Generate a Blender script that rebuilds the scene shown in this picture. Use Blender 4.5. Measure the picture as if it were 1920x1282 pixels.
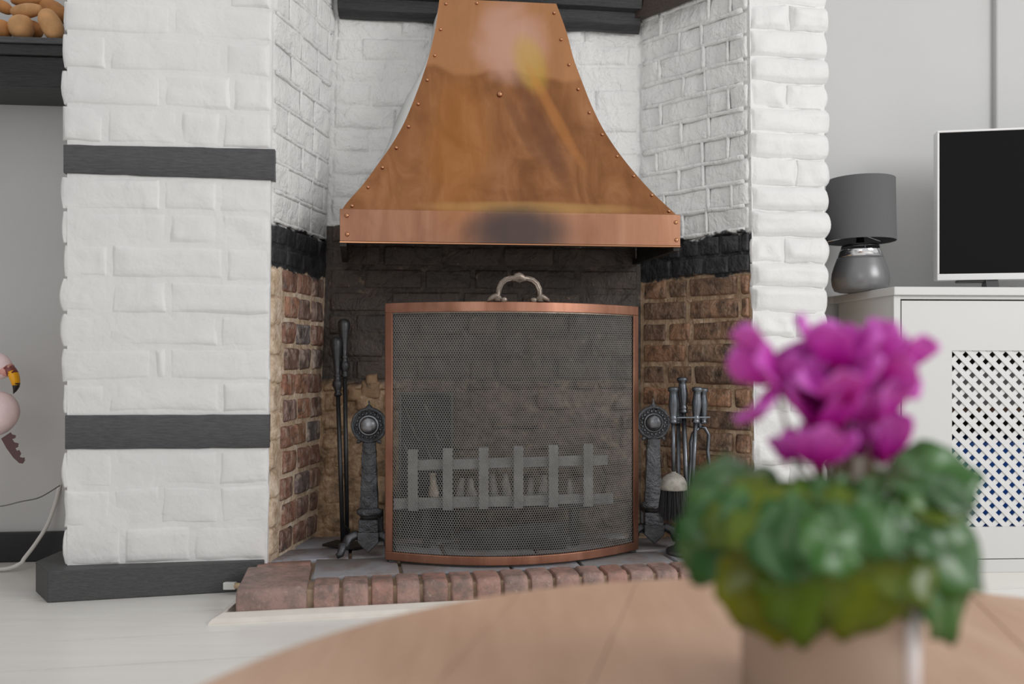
import bpy, bmesh, math, random
from mathutils import Vector, Matrix, noise

R = random.Random(7)
scene = bpy.context.scene
for o in list(bpy.data.objects):
    bpy.data.objects.remove(o, do_unlink=True)
COL = scene.collection
PI = math.pi

# ------------------------------------------------------------------ camera
CAM_H = 0.56          # lens height above the floor boards
F = 1600.0            # focal length in pixels of the 1920 x 1282 frame
cd = bpy.data.cameras.new('camera')
cam = bpy.data.objects.new('camera', cd)
COL.objects.link(cam)
cam.location = (0, 0, CAM_H)
cam.rotation_euler = (PI / 2, 0, 0)
cd.sensor_width = 36.0
cd.lens = 36.0 * F / 1920.0
cd.shift_y = 39.0 / 1920.0
cd.clip_start = 0.02
cd.clip_end = 60
cd.dof.use_dof = True
cd.dof.focus_distance = 2.2
cd.dof.aperture_fstop = 2.3
scene.camera = cam

# ------------------------------------------------------------------ light
world = bpy.data.worlds.new('daylight')
scene.world = world
world.use_nodes = True
bg = world.node_tree.nodes['Background']
bg.inputs[0].default_value = (1.0, 0.995, 0.985, 1)
bg.inputs[1].default_value = 0.72


def area(name, loc, target, sx, sy, power, col=(1, 1, 1)):
    d = bpy.data.lights.new(name, 'AREA')
    d.shape = 'RECTANGLE'
    d.size = sx
    d.size_y = sy
    d.energy = power
    d.color = col
    o = bpy.data.objects.new(name, d)
    COL.objects.link(o)
    o.location = loc
    v = Vector(target) - Vector(loc)
    o.rotation_euler = v.to_track_quat('-Z', 'Y').to_euler()
    return o


area('window_daylight', (3.0, -0.3, 1.95), (-0.2, 2.2, 0.5), 1.7, 1.4, 54, (1.0, 0.995, 0.985))
area('window_daylight_rear', (-0.9, -2.6, 1.6), (-0.2, 2.2, 0.6), 1.6, 1.3, 9, (0.985, 0.99, 1.0))
scene.cycles.max_bounces = 7
scene.cycles.diffuse_bounces = 4
scene.cycles.caustics_reflective = False
scene.cycles.caustics_refractive = False

scene.view_settings.view_transform = 'Standard'
scene.view_settings.look = 'None'
scene.view_settings.exposure = 0.0
scene.view_settings.gamma = 1.0
scene.view_settings.use_curve_mapping = False


# ------------------------------------------------------------------ helpers
def P(px, py, Y):
    """point at depth Y seen at this place of the 1920 x 1282 frame"""
    return Vector(((px - 960.0) / F * Y, Y, CAM_H + (680.0 - py) / F * Y))


def XY(px, Y):
    return (px - 960.0) / F * Y


def ZY(py, Y):
    return CAM_H + (680.0 - py) / F * Y


class MB:
    def __init__(self):
        self.v = []
        self.f = []

    def add(self, verts, faces):
        b = len(self.v)
        self.v += [tuple(p) for p in verts]
        self.f += [tuple(b + i for i in q) for q in faces]
        return self

    def box(self, c, s, rot=None):
        c = Vector(c)
        hx, hy, hz = s[0] / 2, s[1] / 2, s[2] / 2
        vs = []
        for x, y, z in ((-1, -1, -1), (1, -1, -1), (1, 1, -1), (-1, 1, -1), (-1, -1, 1), (1, -1, 1), (1, 1, 1), (-1, 1, 1)):
            p = Vector((x * hx, y * hy, z * hz))
            if rot is not None:
                p = rot @ p
            vs.append(c + p)
        return self.add(vs, [(0, 3, 2, 1), (4, 5, 6, 7), (0, 1, 5, 4), (1, 2, 6, 5), (2, 3, 7, 6), (3, 0, 4, 7)])

    def prism(self, bottom, top):
        n = len(bottom)
        vs = list(bottom) + list(top)
        fs = [tuple(range(n))[::-1], tuple(range(n, 2 * n))]
        for i in range(n):
            j = (i + 1) % n
            fs.append((i, j, n + j, n + i))
        return self.add(vs, fs)

    def tower(self, bot, top, z1, n=26):
        k = len(bot)
        vs, fs = [], []
        for i in range(n + 1):
            s = i / n
            for (x0, y0), (x1, y1) in zip(bot, top):
                vs.append((x0 + (x1 - x0) * s, y0 + (y1 - y0) * s, z1 * s))
        for i in range(n):
            for a in range(k):
                b = (a + 1) % k
                fs.append((i * k + a, i * k + b, (i + 1) * k + b, (i + 1) * k + a))
        fs.append(tuple(range(k))[::-1])
        fs.append(tuple(n * k + a for a in range(k)))
        return self.add(vs, fs)

    def poly(self, pts2, z0, z1):
        return self.prism([(x, y, z0) for x, y in pts2], [(x, y, z1) for x, y in pts2])

    def tube(self, pts, rad, n=8, caps=True, flat=1.0):
        pts = [Vector(p) for p in pts]
        m = len(pts)
        if not hasattr(rad, '__len__'):
            rad = [rad] * m
        t0 = (pts[1] - pts[0]).normalized()
        ref = Vector((0, 0, 1)) if abs(t0.z) < 0.9 else Vector((1, 0, 0))
        a = t0.cross(ref).normalized()
        vs = []
        for i in range(m):
            if i == 0:
                t = t0
            elif i == m - 1:
                t = (pts[i] - pts[i - 1]).normalized()
            else:
                t = (pts[i + 1] - pts[i - 1]).normalized()
            a = (a - t * a.dot(t))
            if a.length < 1e-6:
                a = t.orthogonal()
            a.normalize()
            b = t.cross(a)
            for k in range(n):
                w = 2 * PI * k / n
                vs.append(pts[i] + (a * math.cos(w) + b * math.sin(w) * flat) * rad[i])
        fs = []
        for i in range(m - 1):
            for k in range(n):
                k2 = (k + 1) % n
                fs.append((i * n + k, i * n + k2, (i + 1) * n + k2, (i + 1) * n + k))
        if caps:
            fs.append(tuple(range(n))[::-1])
            fs.append(tuple((m - 1) * n + k for k in range(n)))
        return self.add(vs, fs)

    def lathe(self, prof, n=24, M=None, caps=True):
        """prof: list of (r, z) from bottom to top around local z"""
        vs = []
        for r, z in prof:
            for k in range(n):
                w = 2 * PI * k / n
                p = Vector((r * math.cos(w), r * math.sin(w), z))
                vs.append(M @ p if M is not None else p)
        fs = []
        m = len(prof)
        for i in range(m - 1):
            for k in range(n):
                k2 = (k + 1) % n
                fs.append((i * n + k, i * n + k2, (i + 1) * n + k2, (i + 1) * n + k))
        if caps:
            fs.append(tuple(range(n))[::-1])
            fs.append(tuple((m - 1) * n + k for k in range(n)))
        return self.add(vs, fs)

    def ball(self, c, r, n=12, m=8, M=None):
        if not hasattr(r, '__len__'):
            r = (r, r, r)
        c = Vector(c)
        vs = []
        fs = []
        for i in range(1, m):
            th = PI * i / m
            for k in range(n):
                w = 2 * PI * k / n
                p = Vector((r[0] * math.sin(th) * math.cos(w), r[1] * math.sin(th) * math.sin(w), r[2] * math.cos(th)))
                vs.append(c + (M @ p if M is not None else p))
        top = len(vs)
        p = Vector((0, 0, r[2]))
        vs.append(c + (M @ p if M is not None else p))
        p = Vector((0, 0, -r[2]))
        vs.append(c + (M @ p if M is not None else p))
        for i in range(m - 2):
            for k in range(n):
                k2 = (k + 1) % n
                fs.append((i * n + k, (i + 1) * n + k, (i + 1) * n + k2, i * n + k2))
        for k in range(n):
            k2 = (k + 1) % n
            fs.append((top, k, k2))
            fs.append((top + 1, (m - 2) * n + k2, (m - 2) * n + k))
        return self.add(vs, fs)

    def mesh(self, name, origin=None, smooth=False):
        me = bpy.data.meshes.new(name)
        o = Vector(origin) if origin is not None else Vector((0, 0, 0))
        me.from_pydata([(p[0] - o.x, p[1] - o.y, p[2] - o.z) for p in self.v], [], self.f)
        me.validate()
        me.update()
        if smooth:
            me.polygons.foreach_set('use_smooth', [True] * len(me.polygons))
        return me

    def build(self, name, m, parent=None, origin=None, smooth=False, bevel=0.0, segs=2, autos=None):
        if origin is None and self.v:
            xs = [p[0] for p in self.v]
            ys = [p[1] for p in self.v]
            zs = [p[2] for p in self.v]
            origin = ((min(xs) + max(xs)) / 2, (min(ys) + max(ys)) / 2, min(zs))
        me = self.mesh(name, origin, smooth)
        me.materials.append(m)
        o = bpy.data.objects.new(name, me)
        COL.objects.link(o)
        place(o, origin, parent)
        if bevel > 0:
            b = o.modifiers.new('bevel', 'BEVEL')
            b.width = bevel
            b.segments = segs
            b.limit_method = 'ANGLE'
            b.angle_limit = math.radians(35)
        if autos is not None:
            me.polygons.foreach_set('use_smooth', [True] * len(me.polygons))
            me.set_sharp_from_angle(angle=math.radians(autos))
        return o


WORLD_LOC = {}


def place(o, origin, parent):
    """origin is in world space; parents are never rotated or scaled"""
    origin = Vector(origin)
    WORLD_LOC[o.name] = origin
    if parent is not None:
        o.parent = parent
        o.location = origin - WORLD_LOC[parent.name]
    else:
        o.location = origin


def empty(name, loc):
    o = bpy.data.objects.new(name, None)
    o.empty_display_size = 0.05
    COL.objects.link(o)
    place(o, loc, None)
    return o


def tag(o, label, cat=None, group=None, kind=None):
    o['label'] = label
    if cat:
        o['category'] = cat
    if group:
        o['group'] = group
    if kind:
        o['kind'] = kind
    return o


def inst(src, loc, parent, rot=None, scale=None, name=None):
    """copy of one part with shared mesh data"""
    c = src.copy()
    COL.objects.link(c)
    if rot is not None:
        c.rotation_euler = rot
    if scale is not None:
        c.scale = (scale, scale, scale) if not hasattr(scale, '__len__') else scale
    place(c, loc, parent)
    return c


# ------------------------------------------------------------------ materials
def srgb(r, g, b):
    def c(x):
        x /= 255.0
        return x / 12.92 if x <= 0.04045 else ((x + 0.055) / 1.055) ** 2.4
    return (c(r), c(g), c(b), 1.0)


class NT:
    def __init__(self, name):
        self.m = bpy.data.materials.new(name)
        self.m.use_nodes = True
        self.t = self.m.node_tree
        self.t.nodes.clear()
        self.out = self.n('ShaderNodeOutputMaterial')
        self.b = self.n('ShaderNodeBsdfPrincipled')
        self.l(self.b.outputs[0], self.out.inputs[0])

    def n(self, t, **kw):
        x = self.t.nodes.new(t)
        for k, v in kw.items():
            setattr(x, k, v)
        return x

    def l(self, a, b):
        self.t.links.new(a, b)

    def put(self, sock, v):
        if hasattr(v, 'is_output') or isinstance(v, bpy.types.NodeSocket):
            self.l(v, sock)
        else:
            sock.default_value = v

    def coord(self, kind='Object'):
        if not hasattr(self, '_tc'):
            self._tc = self.n('ShaderNodeTexCoord')
        return self._tc.outputs[kind]

    def pos(self):
        if not hasattr(self, '_geo'):
            self._geo = self.n('ShaderNodeNewGeometry')
        return self._geo.outputs['Position']

    def scaled(self, v, s):
        m = self.n('ShaderNodeMapping')
        self.l(v, m.inputs[0])
        m.inputs['Scale'].default_value = s
        return m.outputs[0]

    def noise(self, scale, detail=3, rough=0.5, vec=None, dist=0.0):
        x = self.n('ShaderNodeTexNoise')
        x.inputs['Scale'].default_value = scale
        x.inputs['Detail'].default_value = detail
        x.inputs['Roughness'].default_value = rough
        x.inputs['Distortion'].default_value = dist
        self.l(vec if vec is not None else self.pos(), x.inputs['Vector'])
        return x.outputs[0]

    def ramp(self, fac, stops, interp='LINEAR'):
        x = self.n('ShaderNodeValToRGB')
        x.color_ramp.interpolation = interp
        e = x.color_ramp.elements
        while len(e) < len(stops):
            e.new(0.5)
        for i, (p, c) in enumerate(stops):
            e[i].position = p
            e[i].color = c if len(c) == 4 else (*c, 1)
        self.l(fac, x.inputs[0])
        return x.outputs[0]

    def mix(self, fac, a, b):
        x = self.n('ShaderNodeMix', data_type='RGBA')
        self.put(x.inputs[0], fac)
        self.put(x.inputs[6], a)
        self.put(x.inputs[7], b)
        return x.outputs[2]

    def math(self, op, a, b=0.0, clamp=False):
        x = self.n('ShaderNodeMath', operation=op)
        x.use_clamp = clamp
        self.put(x.inputs[0], a)
        self.put(x.inputs[1], b)
        return x.outputs[0]

    def sep(self, v):
        x = self.n('ShaderNodeSeparateXYZ')
        self.l(v, x.inputs[0])
        return x.outputs

    def rand(self):
        if not hasattr(self, '_oi'):
            self._oi = self.n('ShaderNodeObjectInfo')
        return self._oi.outputs['Random']

    def bump(self, h, strength=0.5, dist=0.01, prev=None):
        x = self.n('ShaderNodeBump')
        x.inputs['Strength'].default_value = strength
        x.inputs['Distance'].default_value = dist
        self.l(h, x.inputs['Height'])
        if prev is not None:
            self.l(prev, x.inputs['Normal'])
        self.l(x.outputs[0], self.b.inputs['Normal'])
        return x.outputs[0]

    def set(self, color=None, rough=None, metal=None, **kw):
        if color is not None:
            self.put(self.b.inputs['Base Color'], color)
        if rough is not None:
            self.put(self.b.inputs['Roughness'], rough)
        if metal is not None:
            self.put(self.b.inputs['Metallic'], metal)
        for k, v in kw.items():
            self.put(self.b.inputs[k], v)
        return self


M = {}


def plain(key, col, rough=0.5, metal=0.0, var=0.0, scale=8.0, bump=0.0, bscale=60.0, bdist=0.003, **kw):
    t = NT(key)
    c = col
    if var > 0:
        nz = t.noise(scale, 4, 0.6)
        dark = tuple(x * (1 - var) for x in col[:3]) + (1,)
        lite = tuple(min(1, x * (1 + var)) for x in col[:3]) + (1,)
        c = t.ramp(nz, [(0.3, dark), (0.7, lite)])
    t.set(c, rough, metal, **kw)
    if bump > 0:
        t.bump(t.noise(bscale, 4, 0.6), bump, bdist)
    M[key] = t.m
    return t.m


def smoothstep(t, v, lo, hi):
    x = t.n('ShaderNodeMapRange', interpolation_type='SMOOTHSTEP')
    t.put(x.inputs['Value'], v)
    x.inputs['From Min'].default_value = lo
    x.inputs['From Max'].default_value = hi
    return x.outputs[0]


WHITE = srgb(232, 232, 230)


def white_paint_color(t):
    n1 = t.noise(3.0, 3, 0.6)
    n2 = t.noise(34.0, 4, 0.7)
    c = t.ramp(n1, [(0.3, srgb(220, 220, 220)), (0.7, srgb(229, 229, 228))])
    scuff = t.ramp(n2, [(0.735, (0, 0, 0, 1)), (0.78, (1, 1, 1, 1))])
    return t.mix(scuff, c, srgb(176, 172, 166))


def ridged(t, scale, detail=3):
    x = t.n('ShaderNodeTexNoise')
    x.noise_type = 'RIDGED_MULTIFRACTAL'
    x.inputs['Scale'].default_value = scale
    x.inputs['Detail'].default_value = detail
    x.inputs['Distortion'].default_value = 0.6
    t.l(t.pos(), x.inputs['Vector'])
    return x.outputs[0]


def paint_bump(t, strength=0.8):
    a = t.noise(12.0, 3, 0.5, dist=0.4)
    n2 = t.noise(70.0, 3, 0.6)
    rd = ridged(t, 12.0, 2)
    lumps = t.math('MULTIPLY', rd, smoothstep(t, t.noise(6.0, 2), 0.5, 0.68))
    s = t.math('ADD', t.math('MULTIPLY', a, 0.7), t.math('MULTIPLY', n2, 0.12))
    s = t.math('ADD', s, t.math('MULTIPLY', lumps, 0.2))
    t.bump(s, strength, 0.012)


def make_white_brick():
    t = NT('white_painted_brick')
    t.set(white_paint_color(t), 0.55)
    paint_bump(t)
    M['white_brick'] = t.m


def banded(key, kind, z_black, z_white, zn=0.022, white=True):
    """old brickwork painted white above z_white, black between, bare below"""
    t = NT(key)
    z = t.sep(t.pos())[2]
    wob = t.noise(11.0, 4, 0.7)
    zz = t.math('ADD', z, t.math('MULTIPLY', t.math('SUBTRACT', wob, 0.5), zn * 3.0))
    n1 = t.noise(26.0, 3, 0.7)
    n2 = t.noise(7.0, 3, 0.6)
    n3 = t.noise(48.0, 3, 0.7, vec=t.scaled(t.pos(), (1.0, 1.0, 0.55)))
    if kind == 'brick':
        base = t.ramp(t.rand(), [(0.0, srgb(112, 90, 80)), (0.22, srgb(146, 102, 84)), (0.4, srgb(104, 100, 102)),
                                 (0.55, srgb(156, 108, 86)), (0.75, srgb(118, 98, 90)), (1.0, srgb(172, 124, 98))])
        base = t.mix(t.ramp(n1, [(0.45, (0, 0, 0, 1)), (0.75, (1, 1, 1, 1))]), base, srgb(58, 50, 46))
        lime = t.ramp(n3, [(0.50, (0, 0, 0, 1)), (0.66, (0.7, 0.7, 0.7, 1))])
        base = t.mix(lime, base, srgb(186, 168, 154))
    elif kind == 'brick_brown':
        base = t.ramp(t.rand(), [(0.0, srgb(112, 90, 76)), (0.3, srgb(156, 116, 90)), (0.5, srgb(124, 100, 84)),
                                 (0.75, srgb(170, 126, 96)), (1.0, srgb(138, 112, 92))])
        base = t.mix(t.ramp(n1, [(0.42, (0, 0, 0, 1)), (0.7, (1, 1, 1, 1))]), base, srgb(66, 54, 45))
        lime = t.ramp(n3, [(0.56, (0, 0, 0, 1)), (0.72, (0.6, 0.6, 0.6, 1))])
        base = t.mix(lime, base, srgb(176, 154, 130))
    elif kind == 'mortar':
        base = t.ramp(n1, [(0.3, srgb(166, 140, 114)), (0.5, srgb(204, 182, 158)), (0.7, srgb(224, 208, 190))])
    elif kind == 'mortar_brown':
        base = t.ramp(n1, [(0.3, srgb(134, 108, 84)), (0.5, srgb(174, 146, 118)), (0.7, srgb(206, 182, 156))])
    elif kind == 'soot_brick':
        base = t.ramp(t.rand(), [(0.0, srgb(56, 50, 47)), (0.4, srgb(72, 61, 55)), (0.7, srgb(60, 54, 52)), (1.0, srgb(82, 68, 60))])
        base = t.mix(t.ramp(n1, [(0.5, (0, 0, 0, 1)), (0.75, (0.6, 0.6, 0.6, 1))]), base, srgb(88, 74, 64))
        base = t.mix(t.ramp(n3, [(0.66, (0, 0, 0, 1)), (0.74, (0.7, 0.7, 0.7, 1))]), base, srgb(150, 134, 118))
    else:  # soot_mortar
        soot = t.ramp(n1, [(0.35, srgb(48, 42, 39)), (0.6, srgb(68, 58, 51)), (0.75, srgb(120, 102, 86))])
        tan = t.ramp(n1, [(0.3, srgb(98, 78, 58)), (0.5, srgb(154, 126, 98)), (0.7, srgb(196, 168, 136))])
        low = smoothstep(t, zz, 0.485, 0.515)
        px_ = t.math('ADD', t.sep(t.pos())[0], t.math('MULTIPLY', t.math('SUBTRACT', t.noise(5.0, 3), 0.5), 0.5))
        low = t.math('MAXIMUM', low, t.math('MULTIPLY', smoothstep(t, px_, -0.33, -0.27), 0.72))
        base = t.mix(low, tan, soot)
    black = t.ramp(n3, [(0.4, srgb(36, 37, 39)), (0.68, srgb(62, 62, 64)), (0.76, srgb(120, 120, 120))])
    col = base
    if z_black is not None:
        m1 = smoothstep(t, zz, z_black - 0.004, z_black + 0.004)
        col = t.mix(m1, col, black)
    m2 = smoothstep(t, zz, z_white - 0.004, z_white + 0.004)
    wc = t.ramp(n2, [(0.3, srgb(216, 216, 216)), (0.7, srgb(226, 226, 225))])
    col = t.mix(m2, col, wc)
    t.set(col, 0.62)
    a = t.noise(20.0, 3, 0.6, dist=0.4)
    s = t.math('ADD', a, t.math('MULTIPLY', n3, 0.35))
    lumps = t.math('MULTIPLY', ridged(t, 12.0), smoothstep(t, t.noise(7.0, 2), 0.45, 0.65))
    s = t.math('ADD', s, t.math('MULTIPLY', lumps, 0.25))
    t.bump(s, 0.9, 0.015)
    M[key] = t.m


make_white_brick()
ZB, ZW = 0.800, 0.912
banded('reveal_brick', 'brick', ZB, ZW)
banded('reveal_mortar', 'mortar', ZB, ZW)
banded('reveal_brick_brown', 'brick_brown', ZB, ZW)
banded('reveal_mortar_brown', 'mortar_brown', ZB, ZW)
banded('back_brick', 'soot_brick', None, 0.955)
banded('back_mortar', 'soot_mortar', None, 0.955)


def make_timber(key, c0, c1, rough=0.45, axis=(3, 40, 40)):
    t = NT(key)
    n1 = t.noise(6.0, 6, 0.65, vec=t.scaled(t.pos(), axis))
    n2 = t.noise(50, 4, 0.7)
    c = t.ramp(n1, [(0.3, c0), (0.7, c1)])
    spk = t.ramp(n2, [(0.74, (0, 0, 0, 1)), (0.79, (1, 1, 1, 1))])
    t.set(t.mix(spk, c, srgb(150, 150, 148)), rough)
    t.bump(t.math('ADD', n1, t.math('MULTIPLY', n2, 0.5)), 0.4, 0.008)
    M[key] = t.m


make_timber('timber_grey', srgb(66, 66, 69), srgb(86, 86, 89))
make_timber('timber_plinth', srgb(62, 63, 64), srgb(78, 79, 80), 0.5)
make_timber('timber_black', srgb(24, 24, 26), srgb(46, 46, 48), 0.3)
make_timber('timber_shelf', srgb(26, 26, 28), srgb(56, 54, 54), 0.4)
make_timber('timber_brown', srgb(48, 38, 33), srgb(70, 56, 48), 0.4)

plain('lime_render', srgb(146, 118, 90), 0.8, var=0.3, scale=24, bump=0.7, bscale=30, bdist=0.01)
plain('wall_blocker', srgb(180, 180, 180), 0.6)
plain('wall_grey', srgb(204, 204, 204), 0.6, var=0.03, scale=3, bump=0.12, bscale=40)
plain('wall_pale', srgb(192, 192, 192), 0.6, var=0.02, scale=3, bump=0.08, bscale=40)
plain('ceiling_white', srgb(232, 232, 230), 0.7)
plain('skirting_dark', srgb(38, 37, 39), 0.4)
plain('cabinet_white', srgb(208, 208, 207), 0.4, var=0.01, scale=2)
plain('lattice_white', srgb(216, 216, 216), 0.45)
plain('inside_dark', srgb(60, 58, 56), 0.8)
plain('blue_plastic', srgb(24, 100, 190), 0.4)
plain('box_brown', srgb(118, 86, 66), 0.7)
plain('box_grey', srgb(140, 140, 142), 0.7)
plain('gap_dark', srgb(70, 62, 56), 0.8)


def make_floor():
    t = NT('floor_board')
    n1 = t.noise(2.4, 5, 0.6, vec=t.scaled(t.pos(), (1.2, 14, 1)))
    n2 = t.noise(4.0, 3, 0.5)
    c = t.ramp(n1, [(0.25, srgb(232, 230, 226)), (0.7, srgb(242, 241, 239))])
    c = t.mix(t.math('MULTIPLY', t.rand(), 0.35), c, srgb(224, 216, 204))
    c = t.mix(t.ramp(n2, [(0.6, (0, 0, 0, 1)), (0.8, (0.35, 0.35, 0.35, 1))]), c, srgb(212, 200, 184))
    t.set(c, 0.32)
    t.bump(n1, 0.08, 0.004)
    M['floor'] = t.m


make_floor()


def make_copper(key, patina=True, c0=srgb(138, 93, 62), c1=srgb(158, 109, 74), c2=srgb(176, 126, 90), ro=(0.34, 0.5)):
    t = NT(key)
    p = t.pos()
    streak = t.noise(5.0, 4, 0.6, vec=t.scaled(p, (3.0, 3.0, 0.5)), dist=0.6)
    blot = t.noise(4.5, 4, 0.6, dist=0.8)
    fine = t.noise(90, 3, 0.6, vec=t.scaled(p, (1, 1, 0.12)))
    c = t.ramp(streak, [(0.3, c0), (0.5, c1), (0.72, c2)])
    c = t.mix(t.ramp(blot, [(0.5, (0, 0, 0, 1)), (0.7, (0.6, 0.6, 0.6, 1))]), c, tuple(x * 0.72 for x in c0[:3]) + (1,))
    r = t.ramp(t.math('ADD', t.math('MULTIPLY', fine, 0.4), t.math('MULTIPLY', blot, 0.6)), [(0.3, (ro[0],) * 3), (0.7, (ro[1],) * 3)])
    if patina:
        x, y, z = t.sep(p)
        big = t.noise(7.0, 3, 0.55, dist=1.0)

        def spot(cx, cz, rx, rz, tilt=0.0, soft=0.95, wob=1.8):
            ax = t.math('SUBTRACT', x, cx)
            az = t.math('SUBTRACT', z, cz)
            ax = t.math('ADD', ax, t.math('MULTIPLY', az, tilt))
            dx = t.math('DIVIDE', ax, rx)
            dz = t.math('DIVIDE', az, rz)
            d = t.math('ADD', t.math('MULTIPLY', dx, dx), t.math('MULTIPLY', dz, dz))
            d = t.math('ADD', d, t.math('MULTIPLY', t.math('SUBTRACT', big, 0.5), wob))
            return t.math('SUBTRACT', 1.0, smoothstep(t, d, 1.0 - soft, 1.0 + soft))

        def lay_(fac, k, c_, col):
            return t.mix(t.math('MULTIPLY', fac, k), c_, col)
        # cleaned upper part with a scalloped edge, pink bloom and an olive flash
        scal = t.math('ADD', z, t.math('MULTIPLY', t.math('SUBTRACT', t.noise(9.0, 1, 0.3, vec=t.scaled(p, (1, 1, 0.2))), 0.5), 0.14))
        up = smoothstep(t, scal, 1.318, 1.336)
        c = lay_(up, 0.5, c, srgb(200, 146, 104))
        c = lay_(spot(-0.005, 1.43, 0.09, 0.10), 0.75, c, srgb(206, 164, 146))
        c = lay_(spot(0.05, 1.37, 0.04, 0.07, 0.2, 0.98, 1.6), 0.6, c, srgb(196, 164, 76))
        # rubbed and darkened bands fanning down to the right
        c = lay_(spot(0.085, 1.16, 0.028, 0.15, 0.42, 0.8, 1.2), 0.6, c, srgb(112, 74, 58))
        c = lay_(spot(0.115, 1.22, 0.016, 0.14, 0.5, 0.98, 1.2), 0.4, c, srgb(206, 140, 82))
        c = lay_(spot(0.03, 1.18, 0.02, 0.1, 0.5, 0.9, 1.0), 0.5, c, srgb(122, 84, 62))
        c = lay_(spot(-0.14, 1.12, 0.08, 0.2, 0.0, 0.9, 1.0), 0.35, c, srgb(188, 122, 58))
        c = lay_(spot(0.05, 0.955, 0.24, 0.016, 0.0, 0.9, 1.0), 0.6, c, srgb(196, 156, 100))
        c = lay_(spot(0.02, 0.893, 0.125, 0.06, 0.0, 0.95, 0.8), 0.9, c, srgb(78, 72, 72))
    t.set(c, r, 1.0)
    t.bump(fine, 0.03, 0.002)
    M[key] = t.m


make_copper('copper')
make_copper('copper_skirt', True, srgb(150, 108, 86), srgb(163, 119, 95), srgb(174, 132, 108), (0.4, 0.55))
make_copper('copper_frame', False, srgb(142, 100, 82), srgb(164, 118, 98), srgb(184, 138, 116), (0.36, 0.5))
plain('rivet', srgb(190, 138, 104), 0.25, 1.0)


def make_iron(key, c0, c1, rough, metal=0.85, bstr=0.5, bscale=90, bd=0.004):
    t = NT(key)
    n = t.noise(bscale, 5, 0.65)
    n2 = t.noise(18, 3, 0.6)
    t.set(t.ramp(n2, [(0.3, c0), (0.7, c1)]), rough, metal)
    t.bump(n, bstr, bd)
    M[key] = t.m


make_iron('iron', srgb(74, 75, 78), srgb(104, 105, 108), 0.42)
make_iron('iron_bright', srgb(110, 112, 116), srgb(146, 148, 152), 0.3, 0.95, 0.25)
make_iron('iron_hammered', srgb(104, 106, 110), srgb(140, 142, 146), 0.34, 0.9, 1.0, 70, 0.01)
make_iron('iron_hammered_dark', srgb(84, 86, 89), srgb(112, 114, 118), 0.36, 0.9, 1.0, 60, 0.012)
make_iron('iron_dark', srgb(44, 43, 43), srgb(66, 64, 62), 0.55, 0.6, 0.3)
make_iron('iron_black', srgb(58, 58, 60), srgb(80, 80, 82), 0.4, 0.7, 0.2)
make_iron('steel_tool', srgb(88, 92, 98), srgb(120, 124, 130), 0.32, 0.95, 0.15)
make_iron('grate_iron', srgb(136, 136, 134), srgb(170, 170, 168), 0.6, 0.3, 0.5)
make_iron('relief_iron', srgb(78, 78, 77), srgb(100, 100, 98), 0.5, 0.5, 0.3)
make_iron('pewter', srgb(118, 108, 100), srgb(150, 138, 128), 0.36, 0.95, 0.3, 140)
make_iron('mesh_wire', srgb(140, 140, 138), srgb(158, 158, 156), 0.5, 0.55, 0.0)
plain('cap_white', srgb(150, 146, 138), 0.7, 0.2, var=0.3, scale=60, bump=0.4)
plain('bristle', srgb(40, 39, 40), 0.6)
plain('coal_grey', srgb(168, 163, 158), 0.8, var=0.3, scale=40, bump=0.5)
plain('log_pale', srgb(206, 190, 172), 0.8, var=0.25, scale=40, bump=0.5)


def make_hearth():
    t = NT('hearth_brick')
    n1 = t.noise(24, 5, 0.7)
    n3 = t.noise(75, 4, 0.7)
    c = t.ramp(t.rand(), [(0, srgb(158, 114, 100)), (0.5, srgb(172, 138, 128)), (1, srgb(156, 128, 120))])
    c = t.mix(t.ramp(n1, [(0.42, (0, 0, 0, 1)), (0.64, (0.85, 0.85, 0.85, 1))]), c, srgb(112, 98, 92))
    c = t.mix(t.ramp(n3, [(0.6, (0, 0, 0, 1)), (0.74, (0.7, 0.7, 0.7, 1))]), c, srgb(196, 176, 162))
    t.set(c, 0.6)
    t.bump(t.math('ADD', n1, t.math('MULTIPLY', n3, 0.4)), 0.6, 0.008)
    M['hearth_brick'] = t.m
    t = NT('slate')
    n1 = t.noise(9, 5, 0.7, dist=0.6)
    n3 = t.noise(60, 4, 0.7)
    c = t.ramp(t.rand(), [(0, srgb(138, 138, 144)), (0.5, srgb(126, 122, 122)), (1, srgb(150, 150, 158))])
    c = t.mix(t.ramp(n1, [(0.45, (0, 0, 0, 1)), (0.7, (0.9, 0.9, 0.9, 1))]), c, srgb(118, 100, 90))
    c = t.mix(t.ramp(n3, [(0.6, (0, 0, 0, 1)), (0.72, (0.6, 0.6, 0.6, 1))]), c, srgb(92, 84, 82))
    t.set(c, 0.5)
    t.bump(t.math('ADD', n1, t.math('MULTIPLY', n3, 0.3)), 0.45, 0.008)
    M['slate'] = t.m
    plain('hearth_mortar', srgb(156, 134, 112), 0.8, var=0.25, scale=40, bump=0.5)


make_hearth()
plain('moulding_white', srgb(222, 216, 208), 0.5, var=0.06, scale=20)


def make_table():
    t = NT('table_wood')
    p = t.scaled(t.pos(), (9, 1.2, 1))
    n1 = t.noise(5, 5, 0.6, vec=p, dist=0.4)
    n2 = t.noise(5, 3, 0.5)
    c = t.ramp(n1, [(0.3, srgb(188, 150, 124)), (0.6, srgb(204, 168, 142)), (0.8, srgb(212, 180, 156))])
    c = t.mix(t.math('MULTIPLY', t.rand(), 0.5), c, srgb(190, 156, 134))
    c = t.mix(t.ramp(n2, [(0.66, (0, 0, 0, 1)), (0.76, (0.5, 0.5, 0.5, 1))]), c, srgb(150, 116, 96))
    t.set(c, 0.42)
    M['table_wood'] = t.m


make_table()


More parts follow.
